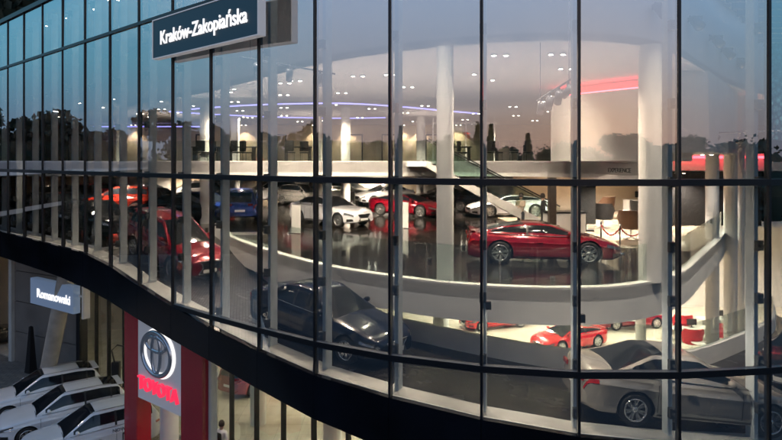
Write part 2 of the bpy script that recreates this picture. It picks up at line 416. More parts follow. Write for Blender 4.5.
# ceiling of the upper hall with its vertical bulkhead
CC = smooth_curve([(-46, 52), (-19, 36.5), (-12.5, 30.5), (-8, 26), (-4.9, 21.9), (-2.2, 18.4), (.26, 16.3), (2.1, 15.3), (4.07, 14.9), (5.9, 15.2), (7.9, 16.7), (10.2, 19.6), (13.6, 23.8), (20, 30)])
nCC = len(CC)
o = fill_poly([(p.x, p.y) for p in CC]+[(40, 30), (40, 52)], Z_CEIL, Z_CEIL+.2, 'ceiling', [M_CEIL, M_CEIL]); tag(o, kind='structure')
ribbon(CC, [Z_CEIL-.02]*nCC, [Z_ROOF-.35]*nCC, .15, 'bulkhead', M_CEIL, bld)
roof_poly = [tuple(off(FP, i, .12)) for i in range(20)]+[(8.3, 16.4), (10.5, 19.5), (13.9, 23.7), (20.3, 30), (40, 30), (40, 52), (-60, 52)]
fill_poly(roof_poly, Z_ROOF-.34, Z_ROOF+.1, 'roof', [M_ASPH, M_SOFFIT]).parent = bld
# lower floor inside, lower soffit
GL = smooth_curve([(-34, 42), (-20.5, 32.5), (-15.5, 30), (-12, 27), (-6.8, 22), (-3.4, 19.0), (0, 15.6), (4, 14.0), (8, 13.9), (12, 16.5), (15.5, 21), (18, 26), (24, 32)], 6)
tag(fill_poly([(p.x, p.y) for p in GL]+[(40, 33), (40, 52), (-60, 52)], -.1, .05, 'lower_floor', [M_LOWF, M_CONC]), kind='structure')
# perimeter walls
MB().box((-10, 52.2, 8.5), (102, .3, 17)).build('back_wall', M_CREAM, bld)
MB().box((40.2, 41, 8.5), (.3, 22, 17)).build('side_wall', M_CREAM, bld)
a, b = Vector(FP[0]), Vector((-37, 52)); MB().box(((a.x+b.x)/2, (a.y+b.y)/2, 8.5), ((b-a).length, .3, 16.6), math.atan2((b-a).y, (b-a).x)).build('side_wall', M_CLAD, bld)
# ground-storey glazing
m = MB()
def ztop(p):
    j = min(range(NF), key=lambda k: (Vector(FP[k])-p).length); return min(6.9, ZT[j]-FH[j]*.75)
for i in range(0, len(GL)-2, 2):
    a, b = GL[i], GL[i+2]
    if b.x < -14.6: continue
    h_ = min(ztop(a), ztop(b))
    MB().add([(a.x, a.y, .1), (b.x, b.y, .1), (b.x, b.y, h_), (a.x, a.y, h_)], [(0, 1, 2, 3)]).build('ground_storey_pane', M_CLEAR, bld)
    k = 1
    for j in range(k):
        p = a.lerp(b, j/k); ang = math.atan2((b-a).y, (b-a).x)
        MB().box((p.x, p.y, h_/2), (.07, .16, h_), ang).build('ground_storey_mullion', M_FRAME, bld)
# dark structural ceiling above lower storey beneath ramp (overhang soffit)
rowsS = []
for i in range(NF):
    a = off(FP, i, .3); z = ZT[i]-FH[i]+.12
    j = min(range(len(GL)), key=lambda k: (GL[k]-a).length); b = GL[j]
    rowsS.append([(a.x, a.y, z), (b.x, b.y, z)])
m = MB(); m.grid(rowsS, smooth=False); m.build('overhang_soffit', M_SOFFIT, bld)

# ------------------------------------------------------------------ mezzanine
MZ = smooth_curve([(-45, 28.5), (-20, 28), (-6, 27.6), (2, 27.4), (6.2, 26.6), (7.8, 24.0), (8.9, 20.6), (9.6, 20.5), (9.9, 23.5), (10.2, 31)], 6)
o = fill_poly([(p.x, p.y) for p in MZ]+[(40, 31), (40, 51.9), (-45, 51.9)], Z_MEZZ-.5, Z_MEZZ-.02, 'mezzanine_floor', [M_DARKIN, M_CEIL]); tag(o, kind='structure')
nM = len(MZ)
ribbon(MZ, [Z_MEZZ-.68]*nM, [Z_MEZZ+.02]*nM, .2, 'mezzanine_fascia', M_WHITE, bld)
m = MB(); iM = [i for i in range(nM) if MZ[i].x < 8.2]
m.grid([[(p.x, p.y, Z_MEZZ+.02), (p.x, p.y, Z_MEZZ+.95)] for p in [off(MZ, i, .1) for i in iM]]); m.build('mezzanine_balustrade', M_CLEAR, bld)
# mezzanine back wall with piers, doors, wall washers
mb = MB().box((-5, 49.6, E+1.5), (80, .3, 3.0)); mb.build('mezzanine_back_wall', M_CREAM, bld)
for x in (-26, -15.5, -9.2, -2.9, -.2, 3.4):
    o = MB().box((0, 0, 1.05), (1.0, .06, 2.1)).build('door', M_CREAM, bld, (x, 49.42, E)); 
    MB().box((-.53, 0, 1.07), (.1, .1, 2.14)).box((.53, 0, 1.07), (.1, .1, 2.14)).box((0, 0, 2.19), (1.16, .1, .1)).build('door_frame', M_FRAME, o)
# glazed office on mezzanine with rounded cornice
o = MB()
for x in (2.8, 3.9, 5.0, 6.9): o.box((x, 40, E+1.5), (.08, .08, 3))
o.box((4.9, 40, E+2.55), (4.3, .12, .1)).build('office_frame', M_WHITE, bld)
MB().add([(2.8, 40.05, E), (6.9, 40.05, E), (6.9, 40.05, E+2.5), (2.8, 40.05, E+2.5)], [(0, 1, 2, 3)]).build('office_glass', M_CLEAR, bld)
# the drum room with red cove
DR = smooth_curve([(6.55, 24.6), (6.9, 23.6), (8.0, 22.0), (9.0, 20.9), (10.2, 20.3)], 6); nD = len(DR)
ribbon(DR, [Z_MEZZ+.02]*nD, [Z_CEIL-.42]*nD, .2, 'drum_wall', M_WHITE, bld)
ribbon([off(DR, i, .25) for i in range(nD)], [Z_CEIL-.40]*nD, [Z_CEIL-.34]*nD, .10, 'cove_strip', M_REDLED, bld)
ribbon([off(DR, i, .75) for i in range(nD)], [Z_MEZZ]*nD, [Z_CEIL-.02]*nD, .15, 'drum_inner_wall', M_WHITE, bld)
# box room to the right of it
MB().prism([(9.35, 19.95), (10.45, 19.75), (14.8, 25.6), (14.8, 30), (9.35, 30)], Z_MEZZ+.30, Z_CEIL-.01).build('box_room_wall', M_WHITE, bld)
# red-lit recess beneath the box room
MB().box((15.6, 28.2, E+.20), (4.4, .1, .12)).build('cove_strip', M_REDLED, bld)
MB().box((15.6, 28.6, E-.03), (4.4, .15, 0.80)).build('recess_wall', M_WHITE, bld)
MB().box((15.6, 28.9, E-1.8), (4.4, .15, 2.6)).build('recess_wall', M_DARKIN, bld)
# under-mezzanine back wall & side zone
MB().box((-12, 47.6, (Z_DECK+Z_MEZZ)/2), (66, .3, Z_MEZZ-Z_DECK)).build('partition_wall', M_CREAM, bld)
MB().box((12.8, 38.4, (Z_DECK+Z_MEZZ)/2-.26), (10, .3, Z_MEZZ-Z_DECK-.54)).build('partition_wall', M_CREAM, bld)
for x, w in ((-19, 3.2), (-13.6, 2.6), (-7.4, 2.0), (-1.8, 4.6), (4.0, 3.0)):
    MB().box((x, 47.2, Z_DECK+1.25), (w, .12, 2.3)).build('display_panel', M_DARKIN if w < 3 else M_DESKW, bld)
# floor of the lounge
o = fill_poly([(6.3, 24.3), (8.2, 21.6), (10.3, 20.6), (13.7, 25.2), (16.8, 30.4), (16.8, 38), (5.6, 38)], None, Z_DECK+.006, 'lounge_floor', [M_BEIGE]); tag(o, kind='structure')

# columns
def column(x, y, z0, z1, r):
    MB().lathe([(r, 0), (r, z1-z0)], n=28).build('column', M_WHITE, bld, (x, y, z0))
column(1.42, 15.75, Z_DECK, Z_CEIL, .225); column(6.72, 15.55, Z_DECK, Z_CEIL, .29)
column(12.85, 24.0, 0, Z_MEZZ+.3, .25); column(14.6, 25.8, 0, Z_MEZZ+.3, .27); column(16.0, 27.6, 0, Z_CEIL, .25)
column(10.9, 26.2, 0, Z_DECK-.3, .22); column(-9.3, 30, Z_DECK, Z_CEIL, .25); column(-2.5, 33, Z_DECK, Z_CEIL, .25)
for x in (-27, -18, -10.4, -4.9, 2): column(x, 40, Z_DECK, Z_CEIL, .3)
for x, y in ((-7.9, 21.4), (-2.0, 20.5), (-10, 31), (2, 24), (-5.4, 24.4)): column(x, y, 0, 6.9, .32)
# lower storey partition & bright desk wall
MB().box((16, 44, 3.6), (34, .2, 7.2)).build('partition_wall', M_WHITE, bld)
MB().box((-14, 38, 3.4), (26, .2, 6.8)).build('partition_wall', M_CREAM, bld)
# roof slats at the upper right
m = MB()
for k in range(20):
    y = 15.5+k*.95; x0 = 7.5+ (y-15.5)*.76
    MB().box((x0+7.2, y, Z_ROOF-1.0), (13.5, .22, .34)).build('roof_slat', M_BEAM, bld)
sk = fill_poly([tuple(off(FP, i, .12)) for i in range(19, NF)]+[(20.5, 29.8), (14.1, 23.5), (10.7, 19.3), (8.5, 16.2)], None, Z_ROOF-.05, 'skylight_glass', [glassmat('skylight', (.75, .88, 1.0), .05, 4)]); sk.parent = bld
# blue mosaic wall on the far right
mm = mat('blue_mosaic', (.03, .12, .20), .3); nt = mm.node_tree
tc = nt.nodes.new('ShaderNodeTexCoord'); vo = nt.nodes.new('ShaderNodeTexVoronoi'); vo.inputs['Scale'].default_value = 4.5
rp = nt.nodes.new('ShaderNodeValToRGB'); rp.color_ramp.elements[0].color = (.25, .62, .75, 1); rp.color_ramp.elements[1].color = (.01, .03, .06, 1); rp.color_ramp.elements[1].position = .62
nt.links.new(tc.outputs['Object'], vo.inputs['Vector']); nt.links.new(vo.outputs['Distance'], rp.inputs['Fac']); nt.links.new(rp.outputs['Color'], nt.nodes['Principled BSDF'].inputs['Base Color'])
MB().box((18.8, 23.4, E+2.6), (9.2, .25, 3.6), R(12)).build('mosaic_wall', mm, bld)
# fascia text
def text(body, size, mt, parent, loc, rot, ext=.012, name='lettering', align='CENTER', xs=1, bold=0.0, shear=0):
    cu = bpy.data.curves.new(name, 'FONT'); cu.body = body; cu.size = size; cu.extrude = ext; cu.align_x = align; cu.align_y = 'CENTER'
    cu.offset = bold; cu.resolution_u = 3; cu.shear = shear
    tmp = bpy.data.objects.new('tmp', cu); C.objects.link(tmp)
    dg = bpy.context.evaluated_depsgraph_get(); me = bpy.data.meshes.new_from_object(tmp.evaluated_get(dg)); bpy.data.objects.remove(tmp)
    me.materials.clear(); me.materials.append(mt)
    o = bpy.data.objects.new(name, me); C.objects.link(o); o.parent = parent; o.location = loc; o.rotation_euler = rot; o.scale = (xs, 1, 1)
    return o
j = min(range(nM), key=lambda k: abs((MZ[k].x/MZ[k].y)-(627-391)/600) + (0 if MZ[k].y < 27 else 9))
a, b = off(MZ, j-1, -.03), off(MZ, j+1, -.03); c = off(MZ, j, -.03)
text('EXPERIENCE', .23, M_BLACK, bld, (c.x-.30, c.y+.20, Z_MEZZ-.33), (R(90), 0, math.atan2((b-a).y, (b-a).x)), .01, xs=1.0)

# ------------------------------------------------------------------ staircase
st = thing('staircase', 'straight white staircase from mezzanine down to upper floor behind the people', 'staircase', (0, 0, 0))
x0, x1 = 1.6, 7.2; y0 = 26.3
run = (x1-x0)
for yy in (y0-.75, y0+.75):
    MB().add([(x0-.1, yy-.04, Z_MEZZ), (x1, yy-.04, Z_DECK+.25), (x1, yy-.04, Z_DECK+.01), (x1-.5, yy-.04, Z_DECK+.01), (x0-.1, yy-.04, Z_MEZZ-.26),
              (x0-.1, yy+.04, Z_MEZZ), (x1, yy+.04, Z_DECK+.25), (x1, yy+.04, Z_DECK+.01), (x1-.5, yy+.04, Z_DECK+.01), (x0-.1, yy+.04, Z_MEZZ-.26)],
             [(0, 4, 3, 2, 1), (5, 6, 7, 8, 9), (0, 1, 6, 5), (1, 2, 7, 6), (2, 3, 8, 7), (3, 4, 9, 8), (4, 0, 5, 9)]).build('stringer', mat('stair_paint', (.45, .43, .40), .6), st)
    MB().add([(x0, yy, Z_MEZZ+.05), (x1, yy, Z_DECK+.3), (x1, yy, Z_DECK+1.15), (x0, yy, Z_MEZZ+.95)], [(0, 1, 2, 3)]).build('glass_railing', M_CLEAR, st)
    MB().tube([(x0, yy, Z_MEZZ+.97), (x1, yy, Z_DECK+1.18)], .03, 8).build('handrail', M_BLACK, st)
for k in range(18):
    f = (k+.5)/18
    MB().box((lerp(x0, x1, f), y0, lerp(Z_MEZZ, Z_DECK, f)-.05), (run/18+.03, 1.4, .06)).build('step', M_DARKIN, st)
MB().box((x0-.4, y0+.35, Z_MEZZ-.12), (1.0, 2.2, .2)).build('landing', M_WHITE, st)

# ------------------------------------------------------------------ lights
def spot(x, y, z, e, col=(1, .80, .60), ang=130, blend=.6, r=.06):
    l = bpy.data.lights.new('downlight_or_fill_lamp', 'SPOT'); l.energy = e*LAMPK; l.color = col; l.spot_size = R(ang); l.spot_blend = blend; l.shadow_soft_size = r
    o = bpy.data.objects.new('downlight_or_fill_lamp', l); C.objects.link(o); o.location = (x, y, z); return o
dl = thing('downlight', 'x', 'ceiling light', group='twin downlights in the hall ceiling')
m = MB(); 
for s in (-.17, .17): m.lathe([(.0, .0), (.085, 0), (.085, .05), (0, .05)], (s, 0, -.05), n=12)
m.build('housing', M_WHITE, dl)
m = MB()
for s in (-.17, .17): m.lathe([(0, -.056), (.062, -.056), (.062, -.05)], (s, 0, 0), n=10)
m.build('lens', M_LAMP, dl)
dsnap = snapshot(dl)
def where(x, y):
    px = 391+600*x/y
    zs = [(60, 'at the far left end'), (110, 'above the dark cars at far left'), (150, 'above the orange SUV'), (185, 'above the dark red SUV'), (215, 'above the blue hatchback'), (255, 'above the dark blue SUV'), (300, 'under the right end of the blue sign'), (335, 'above the white sedan'), (372, 'above the silver SUV'), (415, 'above the red coupe'), (455, 'by the first white column'), (490, 'above the head of the staircase'), (525, 'above the people'), (560, 'above the white counter'), (600, 'above the black armchairs'), (640, 'above the brown armchair'), (680, 'by the second white column'), (720, 'by the box room'), (2000, 'at the far right')]
    h = next(n for l, n in zs if px < l)
    d = 'nearest the glass' if y < 17 else 'in the front part' if y < 22 else 'in the middle depth' if y < 30 else 'rather far back' if y < 37 else 'far back' if y < 43 else 'by the back wall'
    return h+', '+d
def downlight(x, y, z, rz, label, group, first=[True]):
    label = label.split(' of the ')[0] if len(label.split()) > 8 else label
    label = ' '.join(label.split()[:8])+' '+where(x, y); label = ' '.join(label.split()[:16])
    o = dl if first[0] else copy_tree(dsnap); first[0] = False
    o.location = (x, y, z); o.rotation_euler.z = rz; o['label'] = label; o['group'] = group; return o
lamps = []
# (px, py) of ceiling spots on the hall ceiling
spots_px = [(500, 54), (557, 53), (444, 66), (488, 79), (408, 86), (358, 75), (285, 82), (230, 88), (342, 92), (284, 94), (235, 101), (240, 110),
            (284, 107), (372, 108), (425, 105), (513, 106), (405, 112), (333, 104), (516, 115), (476, 113), (284, 115), (360, 117), (250, 117), (205, 118), (190, 105),
            (175, 112), (465, 119), (545, 111), (320, 120), (140, 113), (120, 120), (300, 121), (415, 121), (440, 121), (590, 100), (535, 120)]
for k, (px, py) in enumerate(spots_px):
    Y = 600*3.0/(161.4-py); X = (px-391)/600*Y
    if Y > 49: continue
    downlight(X, Y, Z_CEIL, 0, 'small twin downlight in the hall ceiling', 'twin downlights in the hall ceiling')
    lamps.append((X, Y, Z_CEIL-.1))
for X, Y, Z in lamps:
    spot(X, Y, Z, 70 if Y < 30 else 110)
for x in (-26, -22, -16, -10, -13):
    for y in ((33, 40) if x > -25 and x != -13 else (34, 28.5)):
        downlight(x, y, Z_CEIL, 0, 'small twin downlight in the hall ceiling', 'twin downlights in the hall ceiling'); spot(x, y, Z_CEIL-.1, 90)
# under mezzanine
zz = Z_MEZZ-.70
for x, y in [(-24, 34), (-24, 42), (-16, 34), (-16, 42), (-8, 32), (-8, 40), (-1, 32), (-1, 40), (5, 33), (5, 41), (9.5, 25), (9.5, 31), (13.5, 28), (12, 34), (-1, 45.5), (-8, 45.5), (-16, 45.5)]:
    downlight(x, y, zz+.18 if True else zz, 0, 'warm twin downlight under the mezzanine', 'twin downlights under the mezzanine'); spot(x, y, zz+.05, 130 if x < 8 else 140, (1, .80, .60) if x < 8 else (1, .86, .72), 150)
# mezzanine wall washers (glow pools on the back wall)
for x in (-21, -12, -6.2, -3.6, .9, 2.4, 5.5):
    downlight(x, 48.9, Z_CEIL, 0, 'warm wall washer above the mezzanine', 'wall washers on the mezzanine'); spot(x, 48.9, Z_CEIL-.1, 24, (1, .76, .52), 100)
# adjustable heads added in the front ceiling to brighten the mezzanine edge
for x, y in ((-16, 27.5+3), (-11.5, 29.6), (-7, 25.6), (-3.5, 22), (0, 20.5), (3.0, 20.4), (5.6, 19.2)):
    downlight(x, y, Z_CEIL, 0, 'added adjustable downlight by the ceiling edge', 'added adjustable downlights by the ceiling edge')
    sl = spot(x, y, Z_CEIL-.1, 120 if x < 5 else 75, (1, .84, .66), 80, .9); sl.rotation_euler = Vector((0, 1, -.62)).to_track_quat('-Z', 'Y').to_euler()
# uplights added on the floors to brighten the hall ceiling
def fill_uplight(x, y, z, e, label):
    t = thing('fill_uplight', label, 'fill_uplight', (x, y, z), 0, 'added fill uplights brightening the ceiling')
    MB().lathe([(0, 0), (.07, 0), (.07, .1), (.05, .1), (.05, .04), (0, .04)], n=14).build('housing', M_BLACK, t)
    o = spot(x, y, z+.12, e, (1, .82, .68), 150, 1); o.rotation_euler = (math.pi, 0, 0)
for x, y, w in ((-13, 26.5, 'by the orange cars at left'), (-8.3, 27.0, 'by the blue cars'), (-4.6, 23.2, 'behind the ramp parapet at left'), (-1.6, 20.3, 'behind the black sedan'), (1.2, 18.6, 'left behind the first white column'),
                (2.6, 21.5, 'behind the dark red sports car'), (4.2, 15.6, 'in front of the dark red sports car'), (.2, 17.0, 'in front of the first white column at left'), (7.6, 17.6, 'right behind the second white column'), (6.0, 21.5, 'left of the rope posts')):
    fill_uplight(x, y, Z_DECK+.008, 9 if x > -1 else 24, 'added small black floor uplight '+w)
for x, y, w in ((-5, 38, 'left of centre'), (-14, 38, 'at left'), (2, 37, 'beside the glazed office')):
    fill_uplight(x, y, Z_MEZZ-.02, 18, 'added small black uplight on the mezzanine floor '+w)
# lower hall
for x, y in [(-12, 33), (-6, 29), (-6, 35), (-1, 25), (-1, 32), (5, 24), (5, 31), (5, 38), (10, 29), (10, 36), (15, 31), (15, 38), (20, 34), (20, 41), (26, 36), (8, 42), (-9, 25)]:
    downlight(x, y, Z_DECK-.30, 0, 'bright downlight of the lower hall', 'twin downlights in the lower hall'); spot(x, y, Z_DECK-.45, 165 if x > 1 else 10, (1, .86, .66), 140)
# over the ramp, roof soffit
for i in range(i85-3, NF-1):
    p = off(FP, i, 1.0); downlight(p.x, p.y, Z_ROOF-.35, 0, 'downlight in the high soffit', 'twin downlights above the ramp'); sl = spot(p.x, p.y, Z_ROOF-.45, 80, (1, .84, .66), 50, 1)
    a_ = off(FP, i, 0); d_ = (off(FP, i, 1)-a_).normalized(); sl.rotation_euler = (Vector((d_.x*.32, d_.y*.32, -1))).to_track_quat('-Z', 'Y').to_euler()
# one downlight added under the box room to light the columns
for x, y in ((11.9, 22.6),):
    downlight(x, y, Z_MEZZ+.295, 0, 'added downlight beneath the box room', 'added downlights beneath the box room'); spot(x, y, Z_MEZZ+.2, 16, (1, .9, .8), 120)
# small projector lamps added on the steel fins to brighten the grey sedan
for i, tx, ty, w in ((4+12, 4.2, 12.6, 'left of the grey sedan'), (4+13, 6.0, 12.6, 'above the rear wheel of the grey sedan'), (4+14, 7.4, 12.6, 'above the bonnet of the grey sedan')):
    p = off(FP, i, .22); tg = (Vector(FP[i+1])-Vector(FP[i])).normalized(); p = p+tg*.11; z = ZT[i]+2.2; nn = Vector((-tg.y, tg.x))
    t = thing('fill_projector', 'added black projector lamp clamped to a fin '+w, 'projector', (p.x, p.y, z), 0, 'added projector lamps on the fins')
    MB().box((0, 0, 0), (.10, .10, .16)).build('housing', M_BLACK, t)
    sl = spot(p.x+nn.x*.08, p.y+nn.y*.08, z-.10, 6.5, (1, .88, .72), 130, .9); sl.rotation_euler = (Vector((tx, ty, ZT[i]+.5))-Vector((p.x, p.y, z))).to_track_quat('-Z', 'Y').to_euler()
# LED cove lines in the ceiling
def arc_strip(pts, z, mt, name, label, w=.10):
    cv = smooth_curve(pts, 6); o = ribbon(cv, [z-.05]*len(cv), [z]*len(cv), w, name, mt, None)
    return tag(o, label, 'LED strip')
def ceilpt(px, py): Y = 600*2.95/(161.4-py); return ((px-391)/600*Y, Y)
arc_strip([ceilpt(*p) for p in ((185, 110), (240, 106), (300, 104), (350, 104), (400, 107), (445, 111), (480, 114))], Z_CEIL-.004, M_BLUELED, 'led_strip', 'blue violet LED line curving across the hall ceiling, the nearer one', .12)
arc_strip([ceilpt(*p) for p in ((170, 112), (220, 115), (280, 117.5), (340, 118.5), (385, 118))], Z_CEIL-.004, M_BLUELED, 'led_strip', 'blue violet LED line curving across the hall ceiling, the farther one', .14)
o = MB().box((-19, 47.4, Z_CEIL-.25), (9, .1, .08)).build('led_strip', M_BLUELED); tag(o, 'short straight blue LED line at far left by the back wall', 'LED strip')
# ceiling tracks with hanging spotlights
sp_me = {}
def track_spot(name_parent, p, yaw, pitch=50, s=1):
    e = MB().box((0, 0, -.08*s), (.05*s, .05*s, .16*s)).build('bracket', M_GREYSPOT, name_parent, p)
    h = MB().lathe([(0, -.16*s), (.075*s, -.16*s), (.085*s, .13*s), (0, .13*s)], n=14).build('spot_head', M_GREYSPOT, e, (0, 0, -.2*s)); h.rotation_euler = (R(pitch), 0, yaw)
    MB().lathe([(0, -.165*s), (.06*s, -.165*s)], n=12).build('lamp_lens', M_WHITE, h)
def track(p0, p1, n, label, s=1, drop=.8, yaws=(0, .4, 0, .5)):
    p0, p1 = Vector(p0), Vector(p1)
    t = thing('lighting_track', label, 'track light', p0); d = p1-p0
    MB().tube([(0, 0, 0), d], .025, 8).build('rail', M_GREYSPOT, t)
    for f in (.1, .9): q = d*f; MB().tube([q, q+Vector((0, 0, drop))], .008, 6).build('hanger', M_GREYSPOT, t)
    for k in range(n):
        f = (k+.5)/n; track_spot(t, d*f, yaws[k % len(yaws)]+random.uniform(-.3, .3), random.uniform(25, 60), s)
def p3(px, py, Y): return ((px-391)/600*Y, Y, E-(py-161.4)/600*Y)
a = p3(240, 57, 17.0); b = p3(335, 74, 18.4)
track(a, b, 3, 'grey lighting track with spotlights hanging behind the glass beneath the blue sign', 1.25, Z_ROOF-.4-a[2])
a = p3(537, 101, 15.2); b = p3(573, 78, 13.6)
track(a, b, 4, 'grey lighting track with a cluster of four spotlights before the red cove', 1.15, Z_ROOF-.5-a[2])
a = p3(702, 133, 21.5); b = p3(782, 131, 21.5)
track(a, b, 3, 'pale lighting track with white spotlights hanging at the right beside the box room', 1.3, 1.5)
for k, (px, py) in enumerate(((660, 6), (695, 19), (716, 38), (727, 50), (739, 60))):
    Y = [15.6, 17.6, 20.0, 22.0, 24.2][k]; x, y, z = p3(px, py, Y)
    lab = ['grey wall spotlight at the top of the bulkhead, nearest of the row', 'grey wall spotlight on the blue-grey bulkhead, second of the row', 'grey wall spotlight on the bulkhead, middle of the row', 'grey wall spotlight on the bulkhead, second from the far end', 'grey wall spotlight on the bulkhead, farthest of the row beside the roof slats'][k]
    t = thing('wall_spotlight', lab, 'wall spotlight', (x, y, z), 0, 'wall spotlights on the bulkhead')
    MB().box((0, 0, 0), (.3, .3, .12)).build('mount', M_GREYSPOT, t)
    h = MB().lathe([(0, -.22), (.15, -.22), (.15, .1), (0, .1)], n=14).build('spot_head', M_GREYSPOT, t, (0, -.1, -.12)); h.rotation_euler = (R(-40), 0, .3)
    MB().tube([(0, .1, .05), (.0, .6+.1*k, .3)], .04, 8).build('arm', M_GREYSPOT, t)

# ------------------------------------------------------------------ cars
def pl(pts, x): 
    xs = [p[0] for p in pts]; ys = [p[1] for p in pts]; return float(np.interp(x, xs, ys))
def spl(pts, x, w=.10):
    return sum(pl(pts, x+d*w)*k for d, k in ((-1, .15), (-.5, .2), (0, .3), (.5, .2), (1, .15)))
KINDS = {
 'sedan': dict(L=4.72, W=1.82, H=1.43, wb=2.80, fo=.88, R=.335, zb=.20,
   top=[(-2.36, .50), (-2.34, .80), (-2.28, .97), (-2.12, 1.03), (-1.8, 1.04), (-1.3, 1.0), (.5, .955), (.95, .95), (1.7, .86), (2.1, .77), (2.27, .70), (2.34, .63), (2.36, .58)],
   gh=[(-1.80, .0), (-.95, .93), (-.5, 1.0), (.0, 1.0), (1.0, .0)], belt=.93),
 'suv': dict(L=4.55, W=1.85, H=1.66, wb=2.66, fo=.90, R=.365, zb=.26,
   top=[(-2.28, .60), (-2.25, .95), (-2.15, 1.10), (-1.5, 1.10), (.5, 1.06), (.95, 1.06), (1.6, 1.0), (2.02, .93), (2.2, .86), (2.27, .78), (2.28, .70)],
   gh=[(-2.22, .0), (-1.85, .88), (-1.2, 1.0), (-.1, 1.0), (.15, .96), (1.08, .0)], belt=1.03),
 'coupe': dict(L=4.55, W=1.90, H=1.22, wb=2.62, fo=.98, R=.345, zb=.15,
   top=[(-2.28, .55), (-2.24, .80), (-2.14, .93), (-1.7, .95), (-1.0, .90), (.4, .85), (.9, .86), (1.5, .80), (1.9, .70), (2.15, .60), (2.26, .53), (2.28, .48)],
   gh=[(-2.05, .0), (-1.2, .72), (-.45, 1.0), (-.1, 1.0), (.2, .92), (1.15, .0)], belt=.84),
 'hatch': dict(L=4.05, W=1.72, H=1.48, wb=2.54, fo=.78, R=.315, zb=.20,
   top=[(-2.03, .55), (-2.0, .90), (-1.9, 1.04), (-1.2, 1.0), (.5, .96), (.95, .96), (1.5, .88), (1.8, .80), (1.96, .72), (2.02, .66), (2.03, .60)],
   gh=[(-1.98, .0), (-1.62, .88), (-1.0, 1.0), (-.05, 1.0), (.15, .95), (1.08, .0)], belt=.94),
}
SEC = [(0, 0), (.45, 0), (.80, .0), (.93, .03), (.985, .14), (1, .30), (.985, .46), (.99, .60), (1.0, .70), (.972, .76), (.955, .88), (.90, .965), (.80, .995), (.55, 1.01), (.28, 1.025), (0, 1.03)]
class Car:
    def __init__(s, kind):
        s.k = K = KINDS[kind]; s.kind = kind; s.L2 = K['L']/2
    def halfw(s, x):
        u = abs(x)/s.L2; f = 1-.045*u**2
        e = max(0, (u-.80)/.20); return s.k['W']/2*f*(1-(.30 if x > 0 else .26)*e**2.1)
    def zt(s, x): return spl(s.k['top'], x, .05)
    def zb(s, x):
        u = max(0, (abs(x)/s.L2-.84)/.16); return s.k['zb']+.08*u**1.5
    def S(s, x, v):
        i = min(int(v), len(SEC)-2); f = v-i; fy = lerp(SEC[i][0], SEC[i+1][0], f); fz = lerp(SEC[i][1], SEC[i+1][1], f)
        zb, zt = s.zb(x), s.zt(x); return Vector((x, s.halfw(x)*fy, zb+(zt-zb)*fz))
    def patch(s, m, xs, vs, d=.008, side=1, mi=0):
        G = []
        for x in xs:
            r = []
            for v in vs:
                p = s.S(x, v); e = .02
                du = s.S(min(x+e, s.L2), v)-s.S(max(x-e, -s.L2), v); dv = s.S(x, min(v+.1, len(SEC)-1.001))-s.S(x, max(v-.1, 0))
                n = du.cross(dv)
                n = n.normalized() if n.length > 1e-9 else Vector((0, 1, 0))
                if n.y < -0.01 and p.y > .05: n = -n
                if n.z < -.3 and v > 9: n = -n
                p = p+n*d; r.append((p.x, p.y*side, p.z))
            G.append(r)
        m.grid(G, mi=mi, flip=side > 0)
    def gh(s, x, w):      # greenhouse section, w in 0..1 side -> top centre
        K = s.k; h = spl(K['gh'], x, .055); h = max(0, h); zb = s.zt(x)-.015; top = max(zb+.002, lerp(zb, K['H'], h) if h > 0 else zb)
        wb = s.halfw(x)*.90; wt = wb-(.20+.03*(x > 0))*h
        pts = [(wb, zb), (lerp(wb, wt, .5)+.012*h, lerp(zb, top, .48)), (wt+.012, lerp(zb, top, .84)), (wt-.03, lerp(zb, top, .945)), (wt-.13, lerp(zb, top, .985)), (wt*.5, top), (0, top+.012*h)]
        t = w*(len(pts)-1); i = min(int(t), len(pts)-2); f = t-i
        return (x, lerp(pts[i][0], pts[i+1][0], f), lerp(pts[i][1], pts[i+1][1], f))
def nspace(a, b, n): return [a+(b-a)*i/n for i in range(n+1)]
